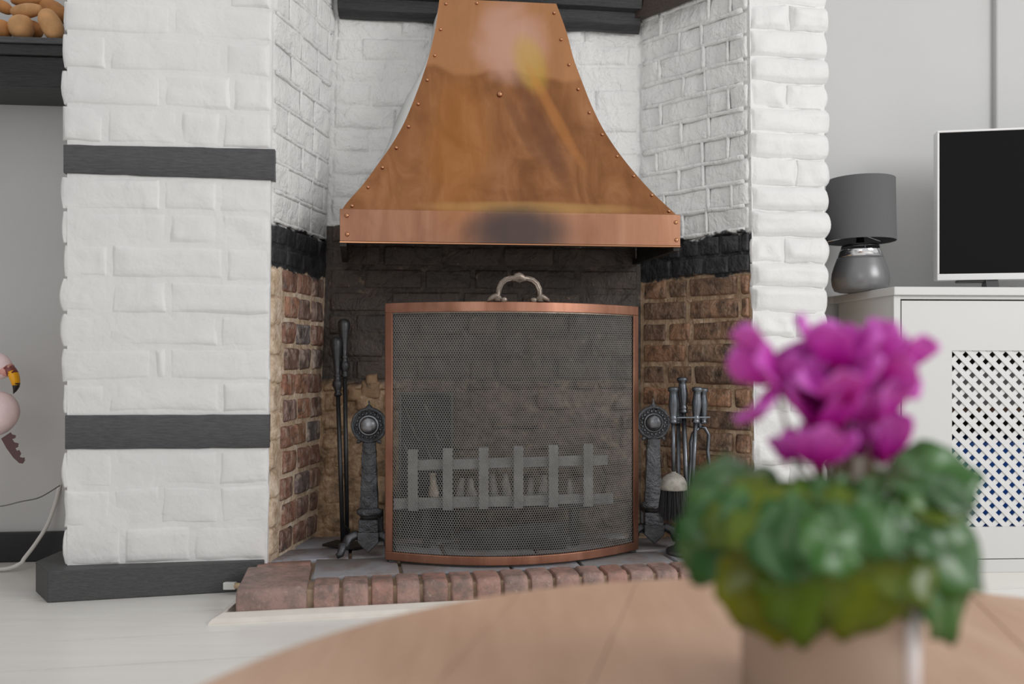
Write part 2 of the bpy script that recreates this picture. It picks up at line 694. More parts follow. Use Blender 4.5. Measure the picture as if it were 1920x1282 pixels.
def leaf_mat(key, stops, silver_k, trans, tcol):
    t = NT(key)
    n = t.noise(50, 3, 0.5, vec=t.coord('Object'))
    n2 = t.noise(28, 3, 0.6, vec=t.coord('Object'))
    x, y, z = t.sep(t.coord('Object'))
    ax = t.math('ABSOLUTE', y)
    base = t.ramp(t.rand(), stops)
    base = t.mix(t.ramp(n2, [(0.4, (0, 0, 0, 1)), (0.65, (0.55, 0.55, 0.55, 1))]), base, stops[0][1])
    silver = t.ramp(t.math('ADD', ax, t.math('MULTIPLY', n, 0.012)), [(0.014, (0, 0, 0, 1)), (0.019, (1, 1, 1, 1)), (0.024, (1, 1, 1, 1)), (0.03, (0, 0, 0, 1))])
    c = t.mix(t.math('MULTIPLY', silver, silver_k), base, srgb(136, 170, 128))
    t.set(c, 0.27)
    tr = t.n('ShaderNodeBsdfTranslucent')
    t.put(tr.inputs[0], tcol)
    ms = t.n('ShaderNodeMixShader')
    ms.inputs[0].default_value = trans
    t.l(t.b.outputs[0], ms.inputs[1])
    t.l(tr.outputs[0], ms.inputs[2])
    t.l(ms.outputs[0], t.out.inputs[0])
    M[key] = t.m


def make_plant():
    leaf_mat('leaf', [(0, srgb(28, 72, 20)), (0.35, srgb(54, 110, 30)), (0.7, srgb(38, 92, 32)), (1, srgb(92, 142, 32))], 0.3, 0.2, srgb(110, 165, 30))
    leaf_mat('leaf_old', [(0, srgb(58, 82, 8)), (0.4, srgb(116, 136, 12)), (0.7, srgb(88, 124, 18)), (1, srgb(150, 152, 16))], 0.1, 0.35, srgb(150, 170, 20))
    t = NT('petal_magenta')
    x, y, z = t.sep(t.coord('Object'))
    c = t.ramp(t.math('MULTIPLY', x, 26.0), [(0.0, srgb(200, 0, 150)), (0.28, srgb(224, 44, 206)), (0.9, srgb(238, 130, 236))])
    t.set(c, 0.5)
    tr = t.n('ShaderNodeBsdfTranslucent')
    t.put(tr.inputs[0], srgb(226, 60, 190))
    ms = t.n('ShaderNodeMixShader')
    ms.inputs[0].default_value = 0.35
    t.l(t.b.outputs[0], ms.inputs[1])
    t.l(tr.outputs[0], ms.inputs[2])
    t.l(ms.outputs[0], t.out.inputs[0])
    M['petal'] = t.m
    plain('stem', srgb(112, 88, 62), 0.5)
    plain('stem_pale', srgb(196, 150, 150), 0.5)
    plain('soil', srgb(48, 38, 30), 0.9, bump=0.6)
    plain('pot_glaze', srgb(176, 160, 146), 0.25)
    plain('pot_white', srgb(240, 240, 244), 0.3)


make_plant()
plain('lamp_shade', srgb(96, 96, 98), 0.85, var=0.04, scale=200, bump=0.2, bscale=500)
plain('lamp_inside', srgb(40, 40, 42), 0.8)
plain('lamp_glaze', srgb(126, 126, 128), 0.32, 0.4)
plain('chrome', srgb(225, 225, 228), 0.06, 1.0)
plain('lamp_black', srgb(26, 27, 30), 0.3)
plain('tv_white', srgb(226, 226, 226), 0.35)
plain('tv_screen', srgb(26, 26, 27), 0.09, **{'Specular IOR Level': 0.06})
plain('tv_dark', srgb(70, 70, 72), 0.35)
plain('flamingo_pink', srgb(228, 204, 204), 0.5, var=0.1, scale=20)
plain('flamingo_salmon', srgb(214, 156, 146), 0.5, var=0.1, scale=30)
plain('beak_maroon', srgb(128, 66, 64), 0.4)
plain('beak_yellow', srgb(240, 170, 18), 0.35)
plain('beak_black', srgb(36, 34, 32), 0.3)
plain('feather_brown', srgb(92, 66, 66), 0.5)
plain('cable_white', srgb(226, 224, 220), 0.45)
plain('cable_grey', srgb(120, 120, 120), 0.5)
plain('plug_white', srgb(214, 214, 210), 0.4)
plain('plug_tan', srgb(196, 170, 138), 0.5)
plain('bread', srgb(206, 156, 106), 0.7, var=0.22, scale=18, bump=0.4, bscale=70)
plain('bread_dark', srgb(186, 128, 74), 0.7, var=0.25, scale=18, bump=0.4, bscale=70)
plain('soot_inside', srgb(40, 36, 34), 0.8)
plain('hood_plaster', srgb(224, 224, 223), 0.6, var=0.03, scale=5, bump=0.35, bscale=25, bdist=0.01)

# ------------------------------------------------------------------ the room's plan (metres)
PT = 0.136   # the chimney front recedes towards the right


def pierY(x):
    return 2.112 + PT * (x + 0.597)


FL = Vector((-1.074, 2.047, 0))
FRb = Vector((-0.605, 2.111, 0))
FRt = Vector((-0.590, 2.113, 0))
Cb = Vector((-0.566, 2.47, 0))
Ct = Vector((-0.512, 2.47, 0))
Dc = Vector((0.380, 2.530, 0))
Bb = Vector((0.649, 2.281, 0))
Bt = Vector((0.630, 2.279, 0))
OR = Vector((0.858, 2.311, 0))
HZ = 0.065   # top of the hearth
TOP = 1.72


def at(v, z):
    return Vector((v.x, v.y, z))


# ---- floor ----------------------------------------------------------------
mb = MB()
mb.box((0.2, 0.6, -0.035), (5.4, 6.4, 0.03))
floor = mb.build('floor', M['gap_dark'], origin=(0.2, 0.6, -0.02))
tag(floor, 'white painted floor of wide wooden boards', 'floor', kind='structure')
fa = math.atan(0.185)
dv = Vector((math.cos(fa), math.sin(fa), 0))
nv = Vector((-math.sin(fa), math.cos(fa), 0))
W = 0.168
o0 = Vector((0.0, 1.845, 0)) + Vector((-1.155, 0, 0))
off0 = o0.dot(nv)
for k in range(-26, 9):
    a = off0 + k * W + 0.002
    b = off0 + (k + 1) * W - 0.002
    c0 = nv * ((a + b) / 2) + dv * 0.2
    L = 5.0
    # boards are built in two lengths that butt at staggered places
    cut = R.uniform(0.8, 1.6) if k % 2 else R.uniform(-1.9, -1.5)
    for s0, s1 in ((-L / 2, cut - 0.001), (cut + 0.001, L / 2)):
        q = MB()
        e = [(s0, a), (s1, a), (s1, b), (s0, b)]
        pts = [dv * (s + 0.2) + nv * w for s, w in e]
        q.prism([(p.x, p.y, -0.02) for p in pts], [(p.x, p.y, 0.0) for p in pts])
        q.build('floor_board', M['floor'], floor)

# ---- alcove walls ------------------------------------------------
mb = MB()
mb.poly([(-2.5, 2.30), (-0.9, 2.46), (-0.9, 2.56), (-2.5, 2.40)], 0.0, 2.3)
tag(mb.build('wall_left', M['wall_grey']), 'grey painted alcove wall left of the chimney', 'wall', kind='structure')
mb = MB()
mb.poly([(-2.3, -1.6), (-2.18, -1.6), (-2.18, 2.33), (-2.3, 2.33)], 0.0, 2.3)  # unseen wall added to block the world light coming from the left
tag(mb.build('wall_blocker', M['wall_blocker']), 'grey wall added out of view to the left to block daylight', 'wall', kind='structure')
mb = MB()
mb.poly([(0.76, 2.60), (2.9, 2.72), (2.9, 2.82), (0.76, 2.70)], 0.0, 2.3)
tag(mb.build('wall_right', M['wall_pale']), 'pale grey alcove wall behind the lamp and television', 'wall', kind='structure')
mb = MB()
mb.poly([(-2.5, 2.284), (-1.03, 2.431), (-1.03, 2.447), (-2.5, 2.30)], 0.0, 0.084)
tag(mb.build('baseboard_left', M['skirting_dark'], bevel=0.004), 'dark baseboard along the grey alcove wall', 'baseboard', kind='structure')
mb = MB()
mb.poly([(XY(1868, 2.62), 2.62), (1.75, 2.62), (1.75, 2.70), (XY(1868, 2.62), 2.67)], 0.0, 2.3)
tag(mb.build('trim_1', M['wall_pale'], bevel=0.006), 'boxed-in vertical strip on the wall above the television', 'trim', kind='structure')


# ------------------------------------------------------------------ brickwork
def patch(p00, p10, p01, p11):
    """bilinear surface; returns f(s, t) with s, t in 0..1 and a normal"""
    p00, p10, p01, p11 = map(Vector, (p00, p10, p01, p11))

    def f(s, t):
        return (p00 * (1 - s) + p10 * s) * (1 - t) + (p01 * (1 - s) + p11 * s) * t
    n = (p10 - p00).cross(p01 - p00).normalized()
    L = ((p10 - p00).length + (p11 - p01).length) / 2
    H = ((p01 - p00).length + (p11 - p10).length) / 2
    return f, n, L, H


def grid_axis(L, r, n):
    r = min(r, L * 0.3)
    a = [0, r * 0.3, r * 0.65, r]
    for i in range(1, n):
        a.append(r + (L - 2 * r) * i / n)
    a += [L - r, L - r * 0.65, L - r * 0.3, L]
    return a


def brick(surf, u0, u1, v0, v1, proud, m, parent, rr=0.008, rough=0.002, depth=0.03, nu=3, nv_=2, name='brick', soft=False, round_end=0.0, bulge=(0.0, 0.0)):
    """one brick: a rounded, uneven block standing proud of its wall"""
    f, n, L, H = surf
    us = grid_axis(u1 - u0, rr, nu)
    vs = grid_axis(v1 - v0, rr, nv_)
    seed = Vector((R.uniform(0, 90), R.uniform(0, 90), R.uniform(0, 90)))
    lu, lv = u1 - u0, v1 - v0
    r = min(rr, lv * 0.3)
    verts = []
    tu = R.uniform(-1, 1) * rough * 0.8
    tv = R.uniform(-1, 1) * rough * 0.8
    nx, ny = len(us), len(vs)

    def drop(d):
        if d >= r:
            return 0.0
        if soft:   # painted over: the face swells gently out of the coat
            x = d / r
            return (proud + 0.0006) * (1 - x * x * (3 - 2 * x))
        return r - math.sqrt(max(0.0, r * r - (r - d) ** 2))

    def swell(u, v):
        k = 1 - abs(2 * v / lv - 1) ** 2.2
        return bulge[1] * k * max(0.0, (u / lu - 0.6) / 0.4) - bulge[0] * k * max(0.0, (0.4 - u / lu) / 0.4)
    for j, v in enumerate(vs):
        for i, u in enumerate(us):
            w = proud - (drop(min(u, lu - u, v, lv - v)) if soft else drop(min(u, lu - u)) + drop(min(v, lv - v)))
            q = seed + Vector((u * 28, v * 28, 0))
            ed = min(1.0, min(u, lu - u, v, lv - v) / r) if soft else 1.0
            if round_end and bulge[1] and lu - u < round_end:
                w -= round_end - math.sqrt(max(0.0, round_end ** 2 - (round_end - lu + u) ** 2))
            w += ed * (noise.noise(q) * rough * 1.4 + tu * (u / lu - 0.5) * 2 + tv * (v / lv - 0.5) * 2)
            uu, vv = u, v
            if i in (0, nx - 1):
                uu += noise.noise(q + Vector((5, 0, 3))) * rough * 1.2
            if j in (0, ny - 1):
                vv += noise.noise(q + Vector((0, 7, 1))) * rough * 1.2
            uu += u0 + swell(u, v)
            vv += v0
            if soft:
                vv += 0.007 * noise.noise(Vector((uu * 6, vv * 5, 7))) + 0.0025 * noise.noise(Vector((uu * 22, vv * 22, 3)))
                uu += 0.003 * noise.noise(Vector((uu * 20, vv * 24, 13)))
            verts.append(f(uu / L, vv / H) + n * w)
    faces = []
    for j in range(ny - 1):
        for i in range(nx - 1):
            a = j * nx + i
            faces.append((a, a + 1, a + nx + 1, a + nx))
    ring = [i for i in range(nx)] + [j * nx + nx - 1 for j in range(1, ny)] + [(ny - 1) * nx + i for i in range(nx - 2, -1, -1)] + [j * nx for j in range(ny - 2, 0, -1)]
    base = len(verts)
    for a in ring:
        j, i = divmod(a, nx)
        verts.append(f((us[i] + u0 + swell(us[i], vs[j])) / L, (vs[j] + v0) / H) - n * depth)
    k = len(ring)
    for i in range(k):
        j = (i + 1) % k
        faces.append((ring[j], ring[i], base + i, base + j))
    faces.append(tuple(base + i for i in range(k))[::-1])
    c = f((u0 + u1) / 2 / L, (v0 + v1) / 2 / H)
    q = MB()
    q.add(verts, faces)
    return q.build(name, m, parent, origin=c, smooth=True)


def ridge(mbk, surf, pts, rad, lift):
    """a raised, slightly wandering mortar joint"""
    f, n, L, H = surf
    out = []
    seed = R.uniform(0, 99)
    rr = []
    for i, (u, v) in enumerate(pts):
        j1 = noise.noise(Vector((u * 16, v * 16, seed))) * 0.004
        j2 = noise.noise(Vector((u * 20, v * 20, seed + 9)))
        out.append(f(u / L, (v + j1) / H) + n * (lift - rad * 0.55))
        rr.append(rad * (1 + 0.45 * j2))
    mbk.tube(out, rr, 7)


def lay(surf, rows, m, parent, gap=0.008, **kw):
    """rows: list of (v0, v1, [u splits])"""
    for v0, v1, us in rows:
        for a, b in zip(us[:-1], us[1:]):
            if b - a < 0.022:
                continue
            pr = kw.get('proud', 0.004) + R.uniform(-1, 1) * kw.get('pvar', 0.002)
            brick(surf, a + gap / 2, b - gap / 2, v0 + gap / 2, v1 - gap / 2, pr, m, parent,
                  rr=kw.get('rr', 0.008), rough=kw.get('rough', 0.002), depth=kw.get('depth', 0.03),
                  nu=kw.get('nu', 3))


def splits(u0, u1, lens, start, jit=0.006):
    """cut u0..u1 by the repeating list of lengths"""
    out = [u0]
    u = u0
    i = start
    first = True
    while True:
        step = lens[i % len(lens)] + R.uniform(-jit, jit)
        u += step
        if u > u1 - 0.03:
            break
        out.append(u)
        i += 1
        first = False
    out.append(u1)
    return out


def joints(surf, rows, mb_, rad, lift, perp=True):
    for v0, v1, us in rows:
        ul = [us[0] + 0.014 + (us[-1] - us[0] - 0.028) * i / 18 for i in range(19)]
        ridge(mb_, surf, [(u, v0) for u in ul], rad, lift)
        if perp:
            for u in us[1:-1]:
                ridge(mb_, surf, [(u + R.uniform(-0.001, 0.001), v0 + (v1 - v0) * k / 4) for k in range(5)], rad * 0.8, lift)


# ---- left chimney pier -------------------------------------------------------
ins = 0.004
pier_l = MB()
lb = [(-1.066, 2.052), (FRb.x - 0.002, FRb.y + ins), (Cb.x, Cb.y), (-1.03, 2.47)]
lt = [(-1.066, 2.052), (FRt.x - 0.002, FRt.y + ins), (Ct.x, Ct.y), (-1.03, 2.47)]
pier_l.tower(lb, lt, TOP)
wl = pier_l.build('wall_chimney_left', M['reveal_mortar'], origin=(-0.85, 2.25, 0))
tag(wl, 'white painted brick chimney pier with two dark timber bands, left of the hearth', 'chimney pier', kind='structure')
# front: white paint over bricks and joints alike
fs = patch(at(FL, 0), at(FRb, 0), at(FL, TOP), at(FRt, TOP))
skin = MB()
zl, zr = 0.0, TOP
skin.prism([(-1.067, 2.047, 0.0), (FRb.x - .001, FRb.y, 0.0), (FRb.x - .001, FRb.y + .02, 0.0), (-1.067, 2.067, 0.0)],
           [(-1.067, 2.047, TOP), (FRt.x - .001, FRt.y, TOP), (FRt.x - .001, FRt.y + .02, TOP), (-1.067, 2.067, TOP)])
skin.build('paint_coat', M['white_brick'], wl)
Lf = fs[2]


def zpy(py, side=0.5):
    Y = FL.y * (1 - side) + FRb.y * side
    return ZY(py, Y)


# course lines read off the photograph (mean heights in the frame)
def pxs(a):
    """frame x on the pier front -> metres along it"""
    u = (a - 960) / F
    x = u * (2.112 + PT * 0.597) / (1 - PT * u)
    return (x - FL.x) / (FRb.x - FL.x) * Lf


E0, E1 = 0.0, Lf
courses = [
    (-62, 8, [200, 420]), (8, 28 + 42, [318]), (72, 138, [200, 412]), (138, 205, [300, 428]), (205, 274, [196, 332, 410]),
    (334, 398, [300, 405]), (398, 460, [312, 408]), (460, 524, [205, 418]), (524, 588, [205, 312]), (588, 651, [198, 408]),
    (651, 717, [285, 313]), (717, 776, [200, 412]),
    (842, 910, [215, 408]), (910, 985, [210, 300, 410]), (985, 1056, [230, 360])]
rows = []
for y0, y1, cuts in courses:
    v0, v1 = zpy(y1), zpy(y0)
    rows.append((max(v0, 0.0), v1, [E0] + [pxs(c) for c in cuts] + [E1]))
for v0, v1, us in rows:
    for i, (a, b) in enumerate(zip(us[:-1], us[1:])):
        e0 = R.uniform(-0.003, 0.003) if i == 0 else 0.0
        e1 = R.uniform(-0.002, 0.004) if i == len(us) - 2 else 0.0
        brick(fs, a + e0 + (0.004 if i else 0.0), b + e1 - 0.004, v0 + 0.003, v1 - 0.003, R.choice((0.0012, 0.002, 0.003, 0.0042)), M['white_brick'], wl,
              rr=R.uniform(0.007, 0.013), rough=0.0026, depth=0.06, nu=6, nv_=4, soft=True, bulge=(R.uniform(0.0, 0.009) if i == 0 else 0.0, 0.0))
# black timber bands let into the brickwork
for (ya, yb, yc, yd, xa, xb) in ((272, 280, 325, 338, 121, 508), (778, 777, 842, 839, 124, 503)):
    q = MB()
    ua, ub = pxs(xa), pxs(xb)
    f_, n_, L_, H_ = fs
    n1 = 14
    grid = []
    for i in range(n1 + 1):
        s = i / n1
        u = ua + (ub - ua) * s
        Y = FL.y * (1 - s) + FRb.y * s
        zt = ZY(ya * (1 - s) + yb * s, Y) + noise.noise(Vector((s * 9, ya, 0))) * 0.003
        zb = ZY(yc * (1 - s) + yd * s, Y) + noise.noise(Vector((s * 9, yc, 5))) * 0.003
        pb = f_(u / L_, zb / H_)
        ptp = f_(u / L_, zt / H_)
        w = 0.007 + noise.noise(Vector((s * 5, ya, 2))) * 0.0015
        grid += [pb - n_ * 0.05, pb + n_ * (w - .002), pb + n_ * w + Vector((0, 0, .003)), ptp + n_ * w - Vector((0, 0, .003)), ptp + n_ * (w - .002), ptp - n_ * 0.05]
    fcs = []
    for i in range(n1):
        for k in range(6):
            k2 = (k + 1) % 6
            fcs.append((i * 6 + k, (i + 1) * 6 + k, (i + 1) * 6 + k2, i * 6 + k2))
    fcs.append(tuple(range(6)))
    fcs.append(tuple(n1 * 6 + k for k in range(6))[::-1])
    q.add(grid, fcs)
    bnd = q.build('timber_band', M['timber_grey'], wl, autos=50)
    bnd['label'] = 'dark grey painted timber band let into the white brick'

# left reveal, seen from inside the hearth (u from the front edge to the back corner)
ls = patch(at(FRb, 0), at(Cb, 0), at(FRt, TOP), at(Ct, TOP))
Ll = ls[2]
rows_w = []
g = 0.074
z = ZW + 0.004
k = 0
while z < 1.66:
    rows_w.append((z, z + g, splits(0.006, Ll, [0.165, 0.09], k % 2, 0.012)))
    z += g
    k += 1
lay(ls, rows_w, M['reveal_brick'], wl, gap=0.004, proud=0.003, pvar=0.0015, rough=0.003, rr=0.01)
jm = MB()
joints(ls, rows_w, jm, 0.0055, 0.0035)
jo = jm.build('raised_joints', M['reveal_mortar'], wl, smooth=True)
jo['kind'] = 'stuff'
rows_b = [(0.806, 0.856, splits(0.006, Ll, [0.1], 0, 0.012)), (0.856, 0.912, splits(0.006, Ll, [0.13], 0, 0.02))]
lay(ls, rows_b, M['reveal_brick'], wl, gap=0.007, proud=0.003, rough=0.003)
rows_r = []
z = HZ
g = (0.806 - HZ) / 11.0
for k in range(11):
    rows_r.append((z, z + g, splits(0.07 + (0.016 if k % 2 else 0), Ll - 0.006, [0.094, 0.098], k, 0.01)))
    z += g
lay(ls, rows_r, M['reveal_brick'], wl, gap=0.0105, proud=0.006, pvar=0.002, rough=0.003, rr=0.009)
# lumpy lime render along the arris below the black paint
for k in range(10):
    z0 = HZ + 0.01 + k * 0.072
    a0 = 0.004 + R.uniform(0, 0.006)
    b = brick(ls, a0, a0 + R.uniform(0.045, 0.062), z0, z0 + 0.075, 0.003 + R.uniform(0, 0.004), M['reveal_mortar'], wl, rr=0.014, rough=0.004, name='render_patch')

# ---- right chimney pier ------------------------------------------------------
pier_r = MB()
rb = [(Bb.x + 0.003, Bb.y + 0.005), (OR.x - 0.012, OR.y + 0.005), (0.90, 2.62), (Dc.x, Dc.y)]
rt = [(Bt.x + 0.003, Bt.y + 0.005), (OR.x - 0.012, OR.y + 0.005), (0.90, 2.62), (Dc.x, Dc.y)]
pier_r.tower(rb, rt, TOP)
wr = pier_r.build('wall_chimney_right', M['reveal_mortar_brown'], origin=(0.7, 2.45, 0))
tag(wr, 'white painted brick chimney pier with lumpy edge, between hearth and cabinet', 'chimney pier', kind='structure')
q = MB()
q.prism([(Bb.x + .002, Bb.y, 0.0), (OR.x - .012, OR.y, 0.0), (OR.x - .012, OR.y + .02, 0.0), (Bb.x + .002, Bb.y + .02, 0.0)],
        [(Bt.x + .002, Bt.y, TOP), (OR.x - .012, OR.y, TOP), (OR.x - .012, OR.y + .02, TOP), (Bt.x + .002, Bt.y + .02, TOP)])
q.build('paint_coat', M['white_brick'], wr)
rf = patch(at(Bb, 0), at(OR, 0), at(Bt, TOP), at(OR, TOP))
Lr = rf[2]
z = 0.0
k = 0
while z < 1.66:
    g = R.uniform(0.064, 0.076)
    us = [0.0, Lr] if k % 3 else [0.0, R.uniform(0.09, 0.13), Lr]
    for i, (a, b) in enumerate(zip(us[:-1], us[1:])):
        e1 = R.uniform(-0.008, 0.002) if i == len(us) - 2 else -0.003
        brick(rf, a + 0.002, b + e1, z + 0.001, z + g - 0.001, 0.006 + R.uniform(-0.003, 0.006), M['white_brick'], wr, rr=R.uniform(0.010, 0.018), rough=0.005, depth=0.08, nu=6, nv_=4, soft=True, round_end=0.022, bulge=(0.0, R.uniform(0.006, 0.016) if i == len(us) - 2 else 0.0))
    z += g
    k += 1
# right reveal (u from the back corner to the front edge)
rs = patch(at(Dc, 0), at(Bb, 0), at(Dc, TOP), at(Bt, TOP))
Lq = rs[2]
rows_w = []
z = ZW + 0.004
g = 0.0655
k = 0
while z < 1.66:
    rows_w.append((z, z + g, splits(0.0, Lq - 0.004, [[0.15, 0.075], [0.075, 0.15]][k % 2], 0, 0.016)))
    z += g
    k += 1
lay(rs, rows_w, M['reveal_brick_brown'], wr, gap=0.004, proud=0.003, pvar=0.002, rough=0.0042, rr=0.008, nu=5)
jm = MB()
joints(rs, rows_w, jm, 0.0068, 0.0055)
jo = jm.build('raised_joints', M['reveal_mortar_brown'], wr, smooth=True)
jo['kind'] = 'stuff'
rows_b = [(0.802, 0.856, splits(0.0, Lq - 0.004, [0.09], 0, 0.02)), (0.856, 0.912, splits(0.0, Lq - 0.004, [0.06, 0.08], 0, 0.015))]
lay(rs, rows_b, M['reveal_brick_brown'], wr, gap=0.006, proud=0.004, rough=0.003)
rows_r = []
z = HZ
g = (0.802 - HZ) / 12.0
for k in range(12):
    rows_r.append((z, z + g, splits(0.008, Lq - 0.004, [[0.15, 0.15, 0.07], [0.08, 0.08, 0.15]][k % 2], 0, 0.012)))
    z += g
lay(rs, rows_r, M['reveal_brick_brown'], wr, gap=0.011, proud=0.005, pvar=0.003, rough=0.0032, rr=0.008)

# ---- back wall ----------------------------------------------------------------
q = MB()
q.prism([(Cb.x, Cb.y, 0), (Dc.x + .02, Dc.y, 0), (Dc.x + .02, 2.68, 0), (Cb.x, 2.68, 0)],
        [(Ct.x, Ct.y, TOP), (Dc.x + .02, Dc.y, TOP), (Dc.x + .02, 2.68, TOP), (Ct.x, 2.68, TOP)])
wb = q.build('wall_back', M['back_mortar'], origin=(-0.05, 2.55, 0))
tag(wb, 'back wall of the fireplace, sooty brick below and white painted above', 'wall', kind='structure')
bs = patch(at(Cb, 0), at(Dc, 0), at(Ct, TOP), at(Dc, TOP))
Lb = bs[2]
rows = []
z = 0.505
g = 0.0665
k = 0
while z < 1.6:
    rows.append((z, z + g, splits(0.01, Lb - 0.005, [0.17, 0.2, 0.18] if k % 2 else [0.09, 0.19, 0.16], 0, 0.02)))
    z += g
    k += 1
lay(bs, [r for r in rows if r[0] < 0.95], M['back_brick'], wb, gap=0.009, proud=0.004, pvar=0.002, rough=0.003, rr=0.009)
for v0, v1, us in rows:
    if v0 >= 0.95:
        for a, b in zip(us[:-1], us[1:]):
            brick(bs, a + .001, b - .001, v0 + .001, v1 - .001, R.uniform(0.002, 0.006), M['back_brick'], wb, rr=0.009, rough=0.004, nu=4, nv_=3, soft=True)
# rubble at the foot of the back wall
z = HZ
k = 0
while z < 0.49:
    g = R.uniform(0.05, 0.085)
    u = 0.006
    while u < Lb - 0.05:
        w = R.uniform(0.07, 0.15)
        brick(bs, u, min(u + w - 0.012, Lb - 0.004), z, min(z + g - 0.01, 0.5), R.uniform(0.0, 0.012), M['back_mortar'], wb, rr=0.022, rough=0.008, nu=3, name='stone')
        u += w
    z += g

for (pa_, pb_, ya_, yb_) in ((640, 668, 762, 740), (664, 694, 752, 722), (690, 728, 748, 714), (700, 724, 722, 702)):
    Y = 2.478
    u0 = (XY(pa_, Y) - Cb.x) / (Dc.x - Cb.x) * Lb - 0.035
    u1 = (XY(pb_, Y) - Cb.x) / (Dc.x - Cb.x) * Lb - 0.035
    brick(bs, u0, u1, ZY(ya_, Y), ZY(yb_, Y) , 0.011 + R.uniform(0, .002), M['lime_render'], wb, rr=0.012, rough=0.005, name='render_patch')

# ---- black beam across the back and the boarding above the right reveal --------
q = MB()
pl, pr_ = P(634, 30, 2.44), P(1200, 60, 2.495)
prof = [(0.0, 0.0), (-0.015, 0.003), (-0.03, 0.018), (-0.032, 0.05), (-0.05, 0.056), (-0.058, 0.075), (-0.058, 0.16), (0.0, 0.16)]
vs = []
for i in range(13):
    s = i / 12
    p = pl.lerp(pr_, s)
    for d, h in prof:
        nz = noise.noise(Vector((s * 14, h * 40, d * 30))) * (0.006 if h < 0.04 else 0.001)
        vs.append((p.x, p.y + d + 0.02, p.z + h + nz))
n_ = len(prof)
fc = []
for i in range(12):
    for k in range(n_):
        k2 = (k + 1) % n_
        fc.append((i * n_ + k, i * n_ + k2, (i + 1) * n_ + k2, (i + 1) * n_ + k))
fc.append(tuple(range(n_))[::-1])
fc.append(tuple(12 * n_ + k for k in range(n_)))
q.add(vs, fc)
beam = q.build('mantel_beam', M['timber_black'], autos=40)
tag(beam, 'gloss black moulded beam behind the top of the copper hood', 'beam')
q = MB()
a, b = P(1203, 38, 2.50), P(1312, -6, 2.36)
d = Vector((-0.02, -0.02, 0))
q.prism([a, b, b + d, a + d], [a + Vector((0, 0, .12)), b + Vector((0, 0, .12)), b + d + Vector((0, 0, .12)), a + d + Vector((0, 0, .12))])
tag(q.build('trim_2', M['timber_brown']), 'dark brown board along the top of the right reveal', 'trim', kind='structure')

# ---- dark block under the left pier ----------------------------------------------
q = MB()
PZ = 0.0743
pts = [(-1.083, 1.989), (-0.643, 2.092), (-0.612, 2.098), (-0.612, 2.13), (-1.06, 2.13), (-1.10, 2.28), (-1.168, 2.20), (-1.166, 2.088)]
q.poly(pts, 0.0, PZ)
pl_ = q.build('trim_3', M['timber_plinth'], bevel=0.003)
tag(pl_, 'dark grey painted timber block around the foot of the left pier', 'skirting block', kind='structure')

# ------------------------------------------------------------------ hearth


def hY(x):
    return 1.892 + 0.183 * (x + 0.43)


hx0, hx1 = -0.603, 0.80
q = MB()
q.poly([(hx0 + .012, hY(hx0) + .012), (hx1, hY(hx1) + .012), (hx1, 2.27), (0.64, 2.29), (0.385, 2.535), (-0.56, 2.475), (-0.612, 2.12)], 0.0, HZ - 0.010)
hearth = q.build('hearth', M['hearth_mortar'], origin=(0.05, 2.2, 0))
tag(hearth, 'raised brick and slate hearth with a rounded brick edge', 'hearth')
ha = math.atan(0.183)
hd = Vector((math.cos(ha), math.sin(ha), 0))
hn = Vector((-math.sin(ha), math.cos(ha), 0))
horg = Vector((hx0, hY(hx0), 0))


def hearth_brick(u0, u1, v0, v1, front=True, z1=HZ, m='hearth_brick', name='brick', rr=0.016):
    """block lying in the hearth: u along the front edge, v into the hearth"""
    L, D = u1 - u0, v1 - v0
    prof = []
    if front:
        for k in range(6):
            w = PI / 2 * k / 5
            prof.append((rr - rr * math.cos(w), z1 - rr + rr * math.sin(w)))
        prof = [(0.0, 0.002)] + prof + [(D * 0.5, z1 + R.uniform(-.001, .001)), (D, z1), (D, 0.002)]
    else:
        e = 0.004
        prof = [(0, 0.01), (0, z1 - e), (e, z1), (D / 2, z1 + R.uniform(-.0012, .0012)), (D - e, z1), (D, z1 - e), (D, 0.01)]
    e = 0.006 if front else 0.003
    us = [0, e * 0.3, e, L * 0.35, L * 0.68, L - e, L - e * 0.3, L]
    sd = R.uniform(0, 99)
    vs = []
    n_ = len(prof)
    for u in us:
        dd = min(u, L - u)
        k = 0.0 if dd >= e else e - math.sqrt(max(0, e * e - (e - dd) ** 2))
        for d, h in prof:
            nz = noise.noise(Vector((u * 30, d * 30, sd))) * 0.0022
            dx = d + (k if front else 0) * (1 if d < rr else 0)
            hz = h - (k + (nz if h > 0.02 else 0)) if h > 0.02 else h
            p = horg + hd * (u0 + u) + hn * (v0 + dx + (nz if front and d < 0.004 else 0))
            vs.append((p.x, p.y, hz))
    fs_ = []
    for i in range(len(us) - 1):
        for k in range(n_):
            k2 = (k + 1) % n_
            fs_.append((i * n_ + k, (i + 1) * n_ + k, (i + 1) * n_ + k2, i * n_ + k2))
    fs_.append(tuple(range(n_)))
    fs_.append(tuple((len(us) - 1) * n_ + k for k in range(n_))[::-1])
    q = MB()
    q.add(vs, fs_)
    return q.build(name, M[m], hearth, smooth=False, autos=45)


hearth_brick(0.0, 0.152, 0.0, 0.205, rr=0.02)
u = 0.165
while u < 1.36:
    w = R.uniform(0.055, 0.066)
    hearth_brick(u, u + w - 0.007, R.uniform(-.002, .003), 0.078)
    u += w
